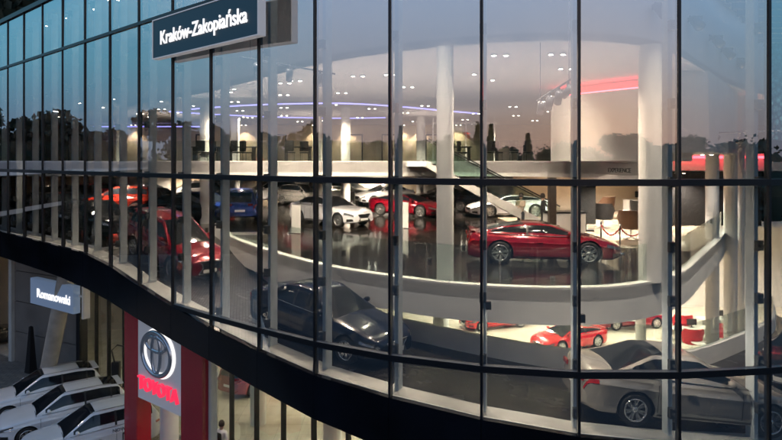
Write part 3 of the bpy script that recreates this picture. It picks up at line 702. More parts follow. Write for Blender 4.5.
def make_body_mesh(c):
    n = 60; xs = [c.L2*math.sin(math.pi/2*(2*i/n-1))*1.0 for i in range(n+1)]
    ring_n = len(SEC); vs = []; fs = []
    for x in xs:
        half = [c.S(x, v) for v in range(ring_n)]
        ring = [(p.x, p.y, p.z) for p in half]+[(p.x, -p.y, p.z) for p in half[-2:0:-1]]
        vs += ring
    r = len(ring)
    for i in range(n):
        for k in range(r): fs.append((i*r+k, (i+1)*r+k, (i+1)*r+(k+1) % r, i*r+(k+1) % r))
    fs.append(tuple(range(r))); fs.append(tuple(n*r+k for k in range(r))[::-1])
    bm = bmesh.new(); bv = [bm.verts.new(v) for v in vs]
    for f in fs: bm.faces.new([bv[i] for i in f])
    bmesh.ops.recalc_face_normals(bm, faces=bm.faces)
    for f in bm.faces: f.smooth = len(f.verts) == 4
    me = bpy.data.meshes.new('body'); bm.to_mesh(me); bm.free()
    me.materials.append(M_WHITE); me.materials.append(M_BLACK)
    K = c.k; xf = c.L2-K['fo']; xr = xf-K['wb']; c.xf, c.xr = xf, xr
    cut = MB()
    for xx in (xf, xr):
        for s in (-1, 1):
            R_ = K['R']+.055; nseg = 32
            prof = [(0, 0), (R_, 0), (R_, .30), (0, .30)]
            y0 = (K['W']/2-.26) if s > 0 else -(K['W']/2-.26)-.30
            cut.lathe([(R_, 0), (R_, .40)], (xx, y0 if s > 0 else y0-.10, K['R']), 'Y', nseg, 1)
            base = len(cut.v)-nseg*2
            cut.f.append([base+2*k for k in range(nseg)]); cut.m.append(1); cut.sm.append(False)
            cut.f.append([base+2*k+1 for k in range(nseg)][::-1]); cut.m.append(1); cut.sm.append(False)
    cme = cut.mesh('cut', [M_WHITE, M_BLACK])
    bm = bmesh.new(); bm.from_mesh(cme); bmesh.ops.recalc_face_normals(bm, faces=bm.faces); bm.to_mesh(cme); bm.free()
    bo = bpy.data.objects.new('tmpb', me); co = bpy.data.objects.new('tmpc', cme); C.objects.link(bo); C.objects.link(co)
    md = bo.modifiers.new('b', 'BOOLEAN'); md.object = co; md.operation = 'DIFFERENCE'; md.solver = 'EXACT'
    dg = bpy.context.evaluated_depsgraph_get(); out = bpy.data.meshes.new_from_object(bo.evaluated_get(dg)); out.name = 'body'
    bpy.data.objects.remove(bo); bpy.data.objects.remove(co)
    out.set_sharp_from_angle(angle=R(26))
    return out
def wheel_meshes(Rw, spokes=14):
    w = .225; t = MB(); ri = Rw*.70
    t.lathe([(ri, -w/2+.01), (Rw*.93, -w/2), (Rw*.985, -w/2+.03), (Rw, 0), (Rw*.985, w/2-.03), (Rw*.93, w/2), (ri, w/2-.01), (ri-.01, w/2-.06), (0.0, w/2-.11)], axis='Y', n=36)
    tm = t.mesh('tyre', M_RUB)
    r = MB(); r.lathe([(ri+.004, w/2-.012), (ri+.002, w/2+.002), (ri-.022, w/2-.002), (ri-.03, w/2-.05), (ri-.0, w/2-.06)], axis='Y', n=36)
    r.lathe([(0, w/2-.012), (.05, w/2-.014), (.065, w/2-.05)], axis='Y', n=16)
    for k in range(spokes):
        a = 2*math.pi*(k+(.16 if k % 2 else -.16))/spokes
        ca, sa = math.cos(a), math.sin(a)
        def pt(rad, tg, y): return (rad*ca-tg*sa, y, rad*sa+tg*ca)
        vs = [pt(.04, -.016, w/2-.03), pt(.04, .016, w/2-.03), pt(ri-.012, .020, w/2-.012), pt(ri-.012, -.020, w/2-.012),
              pt(.04, -.03, w/2-.07), pt(.04, .03, w/2-.07), pt(ri-.012, .024, w/2-.06), pt(ri-.012, -.024, w/2-.06)]
        r.add(vs, [(0, 1, 2, 3), (0, 3, 7, 4), (1, 5, 6, 2)])
    return tm, r.mesh('rim', M_RIM)
PROTO = {}
def car_proto(kind):
    if kind in PROTO: return PROTO[kind]
    c = Car(kind); K = c.k; body = make_body_mesh(c); parts = []
    parts.append(('body', body, None, None, 'paint'))
    # greenhouse split in roof, windscreen, rear window, side windows
    ghp = K['gh']; xa, xb = ghp[0][0], ghp[-1][0]
    n = 44; xs = [xa+.02+(xb-xa-.04)*i/n for i in range(n+1)]; nw = 12
    full = [x for x, h in ghp if h >= .995]
    xr_, xf_ = (min(full)-.12, max(full)+.10)
    if kind == 'coupe': xr_ = -.62
    MBs = {k: MB() for k in ('roof', 'windscreen', 'rear_window', 'swl', 'swr', 'pil')}
    side_lo, side_hi = xa+.42, xb-.30
    if kind in ('suv', 'hatch'): side_lo = xa+.35
    bp = (xa+xb)/2-.05
    for i in range(n):
        for j in range(nw):
            xm = (xs[i]+xs[i+1])/2; w0, w1 = j/nw, (j+1)/nw
            q = [c.gh(xs[i], w0), c.gh(xs[i+1], w0), c.gh(xs[i+1], w1), c.gh(xs[i], w1)]
            side = w1 <= .34+1e-6
            hcen = c.gh(xm, 1)[2]; hb = c.zt(xm)
            for s in (1, -1):
                qq = [(a, b*s, z) for a, b, z in q]; f = (0, 1, 2, 3) if s < 0 else (3, 2, 1, 0)
                if side:
                    if side_lo < xm < side_hi and w0 > .0: key = 'swl' if s > 0 else 'swr'
                    else: key = 'roof'
                elif w0 >= .58 and xm > xf_: key = 'windscreen'
                elif w0 >= .58 and xm < xr_ and xm > xa+.03: key = 'rear_window'
                else: key = 'roof'
                MBs[key].add(qq, [f], 0, True)
    def weld(mb, name, mt):
        me = mb.mesh(name, mt); bm = bmesh.new(); bm.from_mesh(me); bmesh.ops.remove_doubles(bm, verts=bm.verts, dist=.0008)
        bmesh.ops.recalc_face_normals(bm, faces=bm.faces); bm.to_mesh(me); bm.free(); return me
    parts.append(('roof', weld(MBs['roof'], 'roof', M_WHITE), None, None, 'paint'))
    parts.append(('windscreen', weld(MBs['windscreen'], 'windscreen', M_CARGL), None, None, None))
    parts.append(('rear_window', weld(MBs['rear_window'], 'rear_window', M_CARGL), None, None, None))
    parts.append(('side_window', weld(MBs['swl'], 'side_window', M_CARGL), None, None, None))
    parts.append(('side_window', weld(MBs['swr'], 'side_window', M_CARGL), None, None, None))
    L2 = c.L2
    # B pillar strips, proud of the windows
    for s in (1, -1):
        for bx in ([bp] if kind == 'coupe' else [bp, bp-.95 if kind != 'sedan' else bp-.85]):
            m = MB(); G = [[(p[0], (p[1]+.006)*s, p[2]) for p in [c.gh(x, w) for w in nspace(.02, .36, 5)]] for x in (bx-.035, bx+.035)]
            m.grid(G, flip=s > 0); parts.append(('pillar', m.mesh('pillar', M_BLACK), None, None, None))
    # chrome window line and shut lines
    m = MB()
    for s in (1, -1):
        m.tube([(p[0], (p[1]+.010)*s, p[2]+.012) for p in [c.gh(x, .0) for x in nspace(side_lo, side_hi+.1, 14)]], .009, 6, caps=False)
    parts.append(('window_trim', m.mesh('window_trim', M_CHROME), None, None, None))
    m = MB()
    dxs = [bp+.0, xb-.12] if kind == 'coupe' else [bp, xb-.15, bp-.92]
    for s in (1, -1):
        for dx in dxs:
            if dx-.03 < c.xr+K['R']+.06: dx = max(dx, c.xr+K['R']+.1)
            c.patch(m, [dx-.006, dx+.006], nspace(3.6, 10.2, 10), .003, s)
        c.patch(m, nspace(c.xr+K['R']+.1, c.xf-K['R']-.1, 12), [3.4, 3.9], .006, s)
    # bonnet shut
    c.patch(m, [xb-.02, xb-.005], nspace(11, 14, 5), .004, 1); c.patch(m, [xb-.02, xb-.005], nspace(11, 14, 5), .004, -1)
    parts.append(('shut_lines', m.mesh('shut_lines', M_BLACK), None, None, None))
    for s in (1, -1):
        m = MB(); c.patch(m, nspace(L2-.46, L2-.02, 8), nspace(7.9, 9.8, 4), .010, s); parts.append(('headlight', m.mesh('headlight', M_HEAD), None, None, None))
        m = MB(); c.patch(m, nspace(-L2+.02, -L2+(.27 if kind != 'coupe' else .20), 6), nspace(8.0, 9.3, 4), .010, s); parts.append(('taillight', m.mesh('taillight', M_TAIL), None, None, None))
        m = MB()
        for hx in ([bp+.35] if kind == 'coupe' else [bp+.22, bp-.70]):
            p = c.S(hx, 8.4); m.tube([(hx-.09, (p.y+.02)*s, p.z), (hx+.09, (p.y+.025)*s, p.z+.004)], .013, 6)
        parts.append(('door_handle', m.mesh('door_handle', M_CHROME), None, None, 'paint'))
        # mirror
        mx = xb-.42; p = c.gh(mx, .1); m = MB()
        m.lathe([(0, -.115), (.05, -.10), (.075, -.02), (.07, .07), (.0, .10)], (0, 0, 0), 'Y', 14)
        m.v = [(v[0]*.9+mx, (v[1]+.12)*s+(p[1])*s, v[2]*.95+p[2]+.05) for v in m.v]
        m.tube([(mx, (p[1]-.02)*s, p[2]+.0), (mx, (p[1]+.10)*s, p[2]+.03)], .025, 6)
        parts.append(('mirror', m.mesh('mirror', M_WHITE), None, None, 'paint'))
    # front: spindle style grille, lower intake, plate
    zl, zh = c.zb(L2), c.zt(L2-.05)
    m = MB(); G = []
    for t in nspace(0, 1, 6):
        z = lerp(zl+.02, zh-.03, t); hw = .24+.15*abs(t-.5)*2
        xx = L2+.016-.03*max(0, t-.6)
        G.append([(xx-.0*abs(u), u*hw/.45, z) for u in (-.45, -.25, 0, .25, .45)])
    m.grid(G); parts.append(('grille', m.mesh('grille', M_BLACK), None, None, None))
    m = MB(); e = [(g[0][0]+.006, g[0][1], g[0][2]) for g in G]+[(g[-1][0]+.006, g[-1][1], g[-1][2]) for g in G[::-1]]; m.tube(e+[e[0]], .014, 6)
    parts.append(('grille_surround', m.mesh('grille_surround', M_CHROME), None, None, None))
    parts.append(('number_plate', MB().box((L2+.035, 0, zl+.11), (.012, .50, .11)).mesh('number_plate', M_PLATE), None, None, None))
    parts.append(('number_plate', MB().box((-L2-.012, 0, c.zb(-L2)+.28), (.012, .50, .11)).mesh('number_plate', M_PLATE), None, None, None))
    m = MB()
    for s in (1, -1): c.patch(m, nspace(L2-.30, L2-.05, 5), nspace(4.2, 5.6, 3), .006, s)
    parts.append(('air_intake', m.mesh('air_intake', M_BLACK), None, None, None))
    for s in (1, -1): parts.append(('taillight', MB().box((-L2-.004, .52*s, .80 if kind != 'suv' else .93), (.03, .26, .10)).mesh('taillight', M_TAIL), None, None, None))
    if kind == 'suv':
        m = MB()
        for s in (1, -1):
            m.tube([(p[0], (p[1])*s, p[2]+.03) for p in [c.gh(x, .55) for x in nspace(-1.6, .1, 8)]], .016, 6)
        parts.append(('roof_rails', m.mesh('roof_rails', M_CHROME), None, None, None))
        m = MB().box((-1.93, 0, K['H']-.105), (.30, 1.10, .035)); parts.append(('spoiler', m.mesh('spoiler', M_WHITE), None, None, 'paint'))
    if kind == 'coupe':
        m = MB().box((-2.13, 0, .975), (.16, 1.30, .02)).box((-2.12, .5, .94), (.08, .03, .07)).box((-2.12, -.5, .94), (.08, .03, .07))
        parts.append(('rear_wing', m.mesh('rear_wing', M_WHITE), None, None, 'paint'))
    tm, rm = wheel_meshes(K['R'])
    wheels = [(xx, s*(K['W']/2-.135), K['R'], s) for xx in (c.xf, c.xr) for s in (1, -1)]
    PROTO[kind] = (c, parts, wheels, tm, rm); return PROTO[kind]
def paint(name, col, metal=.5, rough=.3):
    m = mat('paint_'+name, col, rough*.6, metal, 1.0, noise=(.9, .04))
    if sum(col) < .2: m.node_tree.nodes['Principled BSDF'].inputs['Coat Weight'].default_value = .45; m.node_tree.nodes['Principled BSDF'].inputs['Specular IOR Level'].default_value = .25
    return m
def car(kind, name, label, col, x, y, z, heading, group=None, pitch=0, cat='car', rim=None):
    c, parts, wheels, tm, rm = car_proto(kind)
    t = thing(name, label, cat, (x, y, z), 0, group); t.rotation_euler = Euler((0, R(-pitch), R(heading)), 'XYZ')
    for nm, me, l, r, flag in parts:
        o = bpy.data.objects.new(nm, me); C.objects.link(o); o.parent = t
        if flag == 'paint': o.material_slots[0].link = 'OBJECT'; o.material_slots[0].material = col
    for wx, wy, wz, s in wheels:
        o = bpy.data.objects.new('wheel', tm); C.objects.link(o); o.parent = t; o.location = (wx, wy, wz); o.rotation_euler = (0, random.uniform(0, 6), 0 if s > 0 else math.pi)
        q = bpy.data.objects.new('rim', rm); C.objects.link(q); q.parent = o
        if rim: q.material_slots[0].link = 'OBJECT'; q.material_slots[0].material = rim
    return t
PW = paint('white', (.70, .70, .72), .0, .25); PR = paint('red', (.24, .003, .016), .35, .22); PB = paint('black', (.010, .011, .014), .3, .25)
PN = paint('navy', (.005, .011, .030), .0, .28); PBL = paint('blue', (.012, .045, .26), .5, .3); PG = paint('grey', (.36, .33, .295), .3, .36)
PS = paint('silver', (.50, .49, .47), .7, .3); PO = paint('orange', (.27, .022, .013), .3, .3); PRB = paint('bright_red', (.48, .006, .010), .1, .3)
GU = 'cars shown on the upper floor'
zD = Z_DECK
def deckcar(kind, label, col, px, py, h, name='car', z=None, drop=3.1, g=GU, **k):
    x, y = at(px, py, drop); return car(kind, name, label, col, x, y, E-drop, h, g, **k)
deckcar('coupe', 'dark red sports car with a rear wing parked beside the second white column', PR, 540, 260, -5, 'sports_car')
deckcar('coupe', 'red sports coupe facing right on the dark floor left of the first white column', PR, 408, 215.5, -32, 'sports_car')
deckcar('hatch', 'silver hatchback behind the white sedan, left of the silver SUV', PS, 303, 205, -40, 'hatchback')
deckcar('sedan', 'white sedan beyond the ramp balustrade left of the red coupe', PW, 330, 224, -42)
deckcar('sedan', 'black sedan far back between the dark blue SUV and the white SUV', PB, 222, 204, -20)
deckcar('suv', 'white SUV far back right of the dark blue SUV', PW, 268, 203, -150, 'suv')
deckcar('sedan', 'silver sedan far back above the orange cars', PS, 140, 202, 170)
deckcar('hatch', 'dark red hatchback far back at left, in the third row', PR, 92, 203, 200, 'hatchback')
deckcar('sedan', 'black sedan right behind the roof of the dark red SUV', PB, 168, 222, 178)
deckcar('suv', 'silver SUV far back under the mezzanine behind the black sedan', PS, 348, 201, -30, 'suv')
deckcar('sedan', 'white sedan far back just left of the red coupe', PW, 384, 204, -145)
deckcar('sedan', 'black sedan behind the first white column beside the red coupe', PB, 452, 209, 10)
deckcar('sedan', 'black sedan with the staircase behind it, facing the white display', PB, 484, 211, -20)
deckcar('suv', 'dark blue SUV seen above the start of the ramp', PBL, 243, 219, 100, 'suv')
deckcar('hatch', 'bright blue hatchback behind the dark red SUV of the ramp', PBL, 205, 219, -30, 'hatchback')
deckcar('suv', 'white SUV facing left far back above the blue hatchback', PW, 190, 204, 205, 'suv')
deckcar('suv', 'orange red SUV seen from its side at left, behind the fins', PO, 122, 214, 175, 'suv')
deckcar('hatch', 'orange hatchback nose to nose beside the white SUV', PO, 158, 211, -20, 'hatchback')
deckcar('sedan', 'black sedan close to the glass in the left part, near the ledge', PB, 100, 234, -40)
deckcar('suv', 'black SUV near the ledge at left, with a white wheel glint', PB, 62, 229, -40, 'suv')
deckcar('sedan', 'black sedan near the far left end of the glass front', PB, 22, 224, -40)
deckcar('suv', 'dark navy SUV in the second row at left behind the fins', PN, 82, 212, -40, 'suv')
deckcar('hatch', 'dark hatchback farthest left in the second row', PN, 48, 209, -60, 'hatchback')
# on the ramp
def rampcar(kind, name, label, col, x, y, h, **k):
    d = Vector((math.cos(R(h)), math.sin(R(h)))); z1 = ramp_height(x+d.x*1.35, y+d.y*1.35); z0 = ramp_height(x-d.x*1.35, y-d.y*1.35)
    p = math.degrees(math.atan2(z1-z0, 2.7))
    o = car(kind, name, label, col, x, y, (z0+z1)/2, h, 'cars on the ramp', p, **k); return o
rampcar('suv', 'suv', 'bright and dark red SUV with spindle grille at the top of the ramp', PR, -7.75, 21.35, -41)
rampcar('sedan', 'car', 'dark navy sedan with silver wheels driving down the ramp behind the glass', PN, -1.75, 15.95, -38)
rampcar('sedan', 'car', 'grey metallic sedan at lower right, right behind the glass', PG, 6.22, 13.05, 1)
rampcar('sedan', 'car', 'black car cut by the right edge of the picture behind the grey sedan', PB, 11.6, 16.6, 222)
# lower hall
GLH = 'cars in the lower hall'
def lowcar(kind, name, label, col, px, py, h):
    x, y = at(px, py, E-.05); return car(kind, name, label, col, x, y, .05, h, GLH)
lowcar('coupe', 'sports_car', 'bright red sports car on the cream floor of the lower hall', PRB, 569, 346, 205)
lowcar('sedan', 'car', 'dark car with a red part under the deck left of the red sports car', PRB, 496, 326, 200)
lowcar('hatch', 'hatchback', 'dark grey hatchback inside the ground storey behind the lit glass', PB, 107, 322, 170)
lowcar('hatch', 'hatchback', 'red hatchback far inside the ground storey right of the red portal', PR, 259, 384, 60)
lowcar('sedan', 'car', 'purple red car far back in the lower hall beside the white plinth', PR, 628, 326, 10)
# white SUVs parked outside
GS = 'white SUVs parked in a row on the forecourt'
for (x, y, lab) in ((-15.0, 25.9, 'white SUV on the forecourt, farthest of the three, below the grey sign'), (-13.05, 24.0, 'white SUV on the forecourt, middle one of the three'), (-11.0, 22.15, 'white SUV on the forecourt nearest the red portal, with dark lettering on its door')):
    s_ = car('suv', 'suv', lab, PW, x, y, .0, 216.5, GS)
c = PROTO['suv'][0]
M_LET = mat('grey_lettering', (.08, .08, .085), .5)
text('NOWY', .17, M_LET, s_, (-.75, c.k['W']/2-.005, .94), (R(90), 0, math.pi), .004)
text('N', .42, M_LET, s_, (-.95, c.k['W']/2+.003, .66), (R(90), 0, math.pi), .004)
text('Romanowski', .10, M_LET, s_, (.15, c.k['W']/2+.003, .74), (R(90), 0, math.pi), .004)
x, y = at(0, 347, E); car('sedan', 'car', 'dark car parked at the left edge beyond the pillar', PB, x-1.0, y, 0, 60)

# ------------------------------------------------------------------ street, forecourt
tag(MB().add([(-1500, -1500, -.03), (1500, -1500, -.03), (1500, 1500, -.03), (-1500, 1500, -.03)], [(0, 1, 2, 3)]).build('ground', M_ASPH), kind='structure')
tag(MB().add([(-60, 12.5, -.008), (40, 12.5, -.008), (40, 56, -.008), (-60, 56, -.008)], [(0, 1, 2, 3)]).build('pavement', M_PAVE), kind='structure')
m = MB().box((-10, 12.42, -.0), (100, .16, .12)); tag(m.build('kerb', M_CONC), kind='structure')
# cladding wall of the ground storey at left
w = MB()
A = Vector((-20.3, 32.4)); B = Vector((-15.2, 29.6)); ang = math.atan2((B-A).y, (B-A).x); mid = (A+B)/2; ln = (B-A).length
for k in range(4):
    MB().box((mid.x, mid.y, .8+k*1.62), (ln, .25, 1.58), ang).build('cladding_panel', M_CLAD, bld)
MB().box((mid.x, mid.y+.1, 3.3), (ln-.1, .18, 6.5), ang).build('cladding_core', M_BLACK, bld)
for dpx in (0, 1):
    p = A if dpx == 0 else B
    MB().box((p.x, p.y-.1, 3.3), (.28, .42, 6.6), ang).build('pilaster', M_LEDGE if dpx == 0 else M_FRAME, bld)
for k in range(12):
    MB().box((-33, 43.5, .4+k*.5), (22, .12, .40)).build('louvre', M_FRAME, bld)
MB().box((-33, 43.9, 3.2), (22, .2, 6.4)).build('louvre_wall', M_CLAD, bld)
# slanted column
MB().tube([(-15.9, 27.4, 0), (-13.3, 24.7, 6.3)], .33, 24).build('column', M_CONC, bld)
# black tapered bollard sign
o = MB().lathe([(.0, 0), (.30, 0), (.26, .3), (.10, 2.3), (.0, 2.35)], n=4, smooth=False).build('marker_post', M_BLACK, None, (*at(31, 372, E), 0), .3)
tag(o, 'tapered black marker post on the pavers beside the slanted column', 'marker post')
# charging post with cable
t = thing('charging_post', 'black charging post with a looping cable before the lit ground glass', 'charging post', (*at(116, 402, E), 0))
MB().box((0, 0, .9), (.34, .22, 1.8)).build('post', M_BLACK, t, bevel=.03)
MB().tube([(0, -.1, 1.7), (-.12, -.16, 2.35), (.15, -.2, 2.6), (.6, -.2, 2.5), (.75, -.15, 1.6), (.7, -.1, .4)], .035, 8).build('cable', M_BLACK, t)
MB().box((0, 0, .03), (.8, .7, .06)).build('foot', M_BLACK, t)
for lab, px, py in (('dark low planter on the pavers at left', 10, 352),):
    pass
# red portal with the lit emblem panel
pa = Vector((-8.07, 19.62)); pb = Vector((-6.12, 18.1)); dv = (pb-pa).normalized(); ang = math.atan2(dv.y, dv.x); nv = Vector((dv.y, -dv.x))
po = thing('sign_portal', 'red portal holding a lit panel with oval emblem and red neon lettering', 'sign', ((pa.x+pb.x)/2, (pa.y+pb.y)/2, 0), ang)
wl_ = (pb-pa).length
MB().box((-wl_/2-.40, 0, 3.1), (.78, .5, 6.2)).build('red_pillar', M_RED, po)
MB().box((wl_/2+.55, 0, 3.1), (1.08, .5, 6.2)).build('red_pillar', M_RED, po)
MB().box((wl_/2+1.16, .05, 3.1), (.12, .22, 6.2)).build('pale_jamb', M_LEDGE, po)
M_PANEL = mat('lit_panel', (.42, .43, .46), .5, emit=(.62, .64, .72), es=.05)
pn = MB().box((0, -.12, 4.55), (wl_, .18, 2.98)).build('sign_panel', M_PANEL, po)
def ring(m, a, b, ra, rb, y, cx, cz, n=48, z_r=1, arc=(0, 1)):
    G = []
    for k in range(n+1):
        th = 2*math.pi*lerp(arc[0], arc[1], k/n); ct, s_ = math.cos(th), math.sin(th); r = []
        for j in range(9):
            ph = 2*math.pi*j/8; r.append((cx+ct*(a+ra*math.cos(ph)), y+rb*math.sin(ph), cz+s_*(b+ra*math.cos(ph))))
        G.append(r)
    m.grid(G)
cz = 4.72
m = MB(); ring(m, .80, .66, .075, .06, -.32, 0, cz); ring(m, .24, .60, .065, .05, -.32, 0, cz+.0); ring(m, .56, .22, .065, .05, -.32, 0, cz+.30)
m.build('emblem', mat('emblem_metal', (.50, .53, .58), .3, .8), po)
m = MB(); ring(m, .82, .68, .095, .012, -.225, 0, cz); m.build('emblem_halo', mat('white_halo', (1, 1, 1), .5, emit=(1, .95, .9), es=.45), po)
M_NEON = mat('red_neon', (.7, .02, .06), .4, emit=(1, .03, .09), es=.32)
text('TOYOTA', .60, M_NEON, po, (0, -.27, 3.60), (R(90), 0, 0), .05, bold=.0, xs=.90)
MB().box((0, -.1, 6.12), (wl_, .3, .14)).build('lintel', M_RED, po)
# grey light box sign
sa = Vector((-15.6, 26.2)); sb = Vector((-12.7, 24.25)); dv = (sb-sa).normalized(); ang = math.atan2(dv.y, dv.x)
sg = thing('light_box_sign', 'grey blue light box sign with small white lettering beside the slanted column', 'sign', ((sa.x+sb.x)/2, (sa.y+sb.y)/2, 4.55), ang)
ln = (sb-sa).length
MB().box((0, 0, .55), (ln, .28, 1.1)).build('box', mat('signbox_blue', (.16, .22, .33), .4, emit=(.30, .42, .62), es=.07), sg)
text('Romanowski', .52, mat('white_letters', (.9, .9, .9), .5, emit=(1, .97, .95), es=.30), sg, (.18, -.15, .50), (R(90), 0, 0), .015, bold=.01)
MB().box((ln/2+.25, .1, .7), (.5, .06, .06)).box((ln/2+.5, .1, .5), (.08, .3, 1.3)).build('mount', M_WHITE, sg)
# the street name sign on the facade
sa = Vector((-6.76, 17.05)); sb = Vector((-3.05, 13.76)); dv = (sb-sa).normalized(); ang = math.atan2(dv.y, dv.x); ln = (sb-sa).length
ks = thing('name_sign', 'dark blue rectangular sign reading Kraków-Zakopiańska mounted on the glass facade', 'sign', ((sa.x+sb.x)/2, (sa.y+sb.y)/2, E+2.92), ang)
MB().box((0, .09, .53), (ln, .18, 1.06)).build('sign_board', mat('sign_navy', (.004, .022, .040), .45, emit=(.01, .06, .11), es=.05), ks)
MB().box((0, .09, -.012), (ln+.05, .22, .024)).box((0, .09, 1.072), (ln+.05, .22, .024)).box((ln/2+.014, .09, .53), (.024, .22, 1.08)).box((-ln/2-.014, .09, .53), (.024, .22, 1.08)).build('trim', mat('sign_trim', (.6, .6, .62), .4, emit=(.8, .8, .85), es=.06), ks)
text('Kraków-Zakopiańska', .53, mat('sign_letters', (.9, .9, .9), .5, emit=(1, .97, .95), es=.30), ks, (0.02, -.02, .50), (R(90), 0, 0), .012, bold=.006, xs=.90)
for s in (-1.7, 0, 1.7): MB().box((s, .36, .3), (.06, .42, .06)).box((s, .36, .8), (.06, .42, .06)).build('mount', M_FRAME, ks)

# ------------------------------------------------------------------ furniture
def tub_chair(x, y, z, rz, mt, label, cat='armchair', group=None, s=1.0):
    t = thing('armchair', label, cat, (x, y, z), rz, group)
    MB().box((0, 0, .42*s), (.56*s, .54*s, .12*s)).build('seat', mt, t, bevel=.04)
    G = []
    for k in range(13):
        a = R(-115+230*k/12)+R(90); hh = .95 if 3 <= k <= 9 else .95-.09*abs(k-6)+.27*(0)
        hh = {0: .62, 1: .66, 2: .78, 10: .78, 11: .66, 12: .62}.get(k, .95)
        G.append([(.34*s*math.cos(a), .34*s*math.sin(a), .36*s), (.39*s*math.cos(a), .39*s*math.sin(a), .62*s), (.42*s*math.cos(a), .42*s*math.sin(a), hh*s)])
    G2 = [[(p[0]*.86, p[1]*.86, p[2]) for p in r] for r in G]
    m = MB(); m.grid(G); m.grid(G2, flip=True)
    m.grid([[G[i][2], G2[i][2]] for i in range(13)]); m.build('backrest', mt, t)
    MB().tube([(0, 0, .06*s), (0, 0, .38*s)], .03, 8).build('stem', M_CHROME, t)
    for k in range(4):
        a = R(45+90*k); MB().tube([(0, 0, .08*s), (.3*s*math.cos(a), .3*s*math.sin(a), .02)], .018, 6).build('leg', M_CHROME, t)
    return t
def onp(px, py, drop=3.1): x, y = at(px, py, drop); return x, y, E-drop+.006
GA = 'armchairs in the lounge'
x, y, z = onp(631, 240); tub_chair(x, y, z, R(180-20), M_BROWN, 'large brown leather swivel armchair behind the rope barrier', group=GA, s=1.25)
x, y, z = onp(603, 229); tub_chair(x, y, z, R(150), M_DARKIN, 'black shell armchair between the brown one and the red sports car', group=GA, s=1.25)
x, y, z = onp(606, 217); tub_chair(x, y, z, R(200), M_BROWN, 'dark brown armchair farther back beside the tall black screen', group=GA, s=1.2)
x, y, z = onp(640, 222); tub_chair(x, y, z, R(100), M_DARKIN, 'black armchair half hidden behind the large brown armchair', group=GA, s=1.15)
# tall black screen on stand
x, y, z = onp(584, 231); t = thing('display_stand', 'tall black display screen on a stand beside the armchairs', 'display', (x, y, z), R(-10))
MB().box((0, 0, 1.25), (1.0, .10, 1.9)).build('screen', M_SCREEN, t, bevel=.02); MB().box((0, 0, .04), (.8, .5, .08)).build('base', M_BLACK, t); MB().box((0, 0, .2), (.2, .08, .4)).build('stem', M_BLACK, t)
# desks with monitors
def desk(px, py, label, rz=0, mon=True, w=1.6, drop=3.1, group='desks in the lounge'):
    x, y = at(px, py, drop); t = thing('desk', label, 'desk', (x, y, E-drop+.006), rz, group)
    MB().box((0, 0, .73), (w, .8, .05)).build('desk_top', M_DESKW, t, bevel=.01)
    for s in (-1, 1): MB().box((s*(w/2-.05), 0, .355), (.06, .7, .70)).build('side_panel', M_DESKW, t)
    MB().box((0, .3, .45), (w-.2, .03, .45)).build('front_panel', M_DESKW, t)
    if mon:
        q = thing('monitor', 'dark computer monitor standing on '+label, 'monitor', (x+.1, y, E-drop+.762), rz, 'monitors on the desks')
        MB().box((0, 0, .32), (.58, .04, .36)).build('screen', M_SCREEN, q); MB().box((0, .02, .08), (.05, .04, .16)).build('stand', M_BLACK, q); MB().box((0, .02, .006), (.24, .18, .012)).build('base', M_BLACK, q)
    return t
desk(638, 212, 'the white desk behind the black armchair', .1); desk(600, 209, 'the white desk right of the tall screen', -.1); desk(576, 207, 'the white desk behind the tall screen', .0)
desk(470, 203, 'the white desk beneath the staircase', 0, w=2.2)
# white info counter by the people
x, y, z = onp(564, 237); t = thing('info_counter', 'white counter with black top beside the standing man in black', 'counter', (x, y, z-.004), R(-3))
MB().box((0, 0, .5), (1.6, .6, 1.0)).build('body', M_DESKW, t, bevel=.01); MB().box((0, 0, 1.03), (1.7, .7, .05)).build('top', M_BLACK, t)
x, y, z = onp(552, 240); t = thing('sign_pillar', 'thin dark brown pillar between the white counter and the glass', 'pillar', (x, y, z-.004))
MB().box((0, 0, 1.23), (.28, .28, 2.46)).build('shaft', mat('dark_bronze', (.05, .035, .025), .4), t); MB().box((0, 0, .02), (.5, .5, .04)).build('base', M_BLACK, t)
# small spec boards
for px, py, lab in ((404, 228, 'white spec board standing before the red coupe'), (352, 210, 'white spec board standing before the silver SUV'), (296, 233, 'white spec board beside the white sedan')):
    x, y, z = onp(px, py); t = thing('spec_board', lab, 'board', (x, y, z-.004), R(-25), 'spec boards by the cars')
    q = MB().box((0, 0, .60), (.45, .05, 1.2)).build('board', M_DESKW, t, bevel=.01); MB().box((0, 0, .01), (.6, .35, .02)).build('base', M_CHROME, t)
# stanchions with red rope
stp = [(596, 232), (601, 250), (620, 254), (645, 252), (655, 238)]
prev = None
for k, (px, py) in enumerate(stp[1:4]):
    x, y, z = onp(px, py)
    lab = ['chrome rope post nearest the red sports car', 'chrome rope post standing in front of the brown armchair', 'chrome rope post beside the second white column'][k]
    t = thing('rope_post', lab, 'rope post', (x, y, z), 0, 'rope posts round the sports car')
    MB().lathe([(0, 0), (.16, 0), (.16, .02), (.03, .05), (.022, .1), (.022, .92), (.04, .94), (.03, 1.0), (0, 1.0)], n=16).build('post', M_CHROME, t)
    if prev:
        px_, py_, pz_ = prev; pts = [(lerp(px_, x, s)-x, lerp(py_, y, s)-y, .88-.34*4*s*(1-s)*.9) for s in nspace(0, 1, 10)]
        MB().tube(pts, .022, 8).build('rope', M_REDF, t)
    prev = (x, y, z)
# white convertible display and small plinths
x, y, z = onp(507, 216); car('coupe', 'sports_car', 'white and black open sports car on display before the staircase', PW, x, y, Z_DECK, -172, GU)
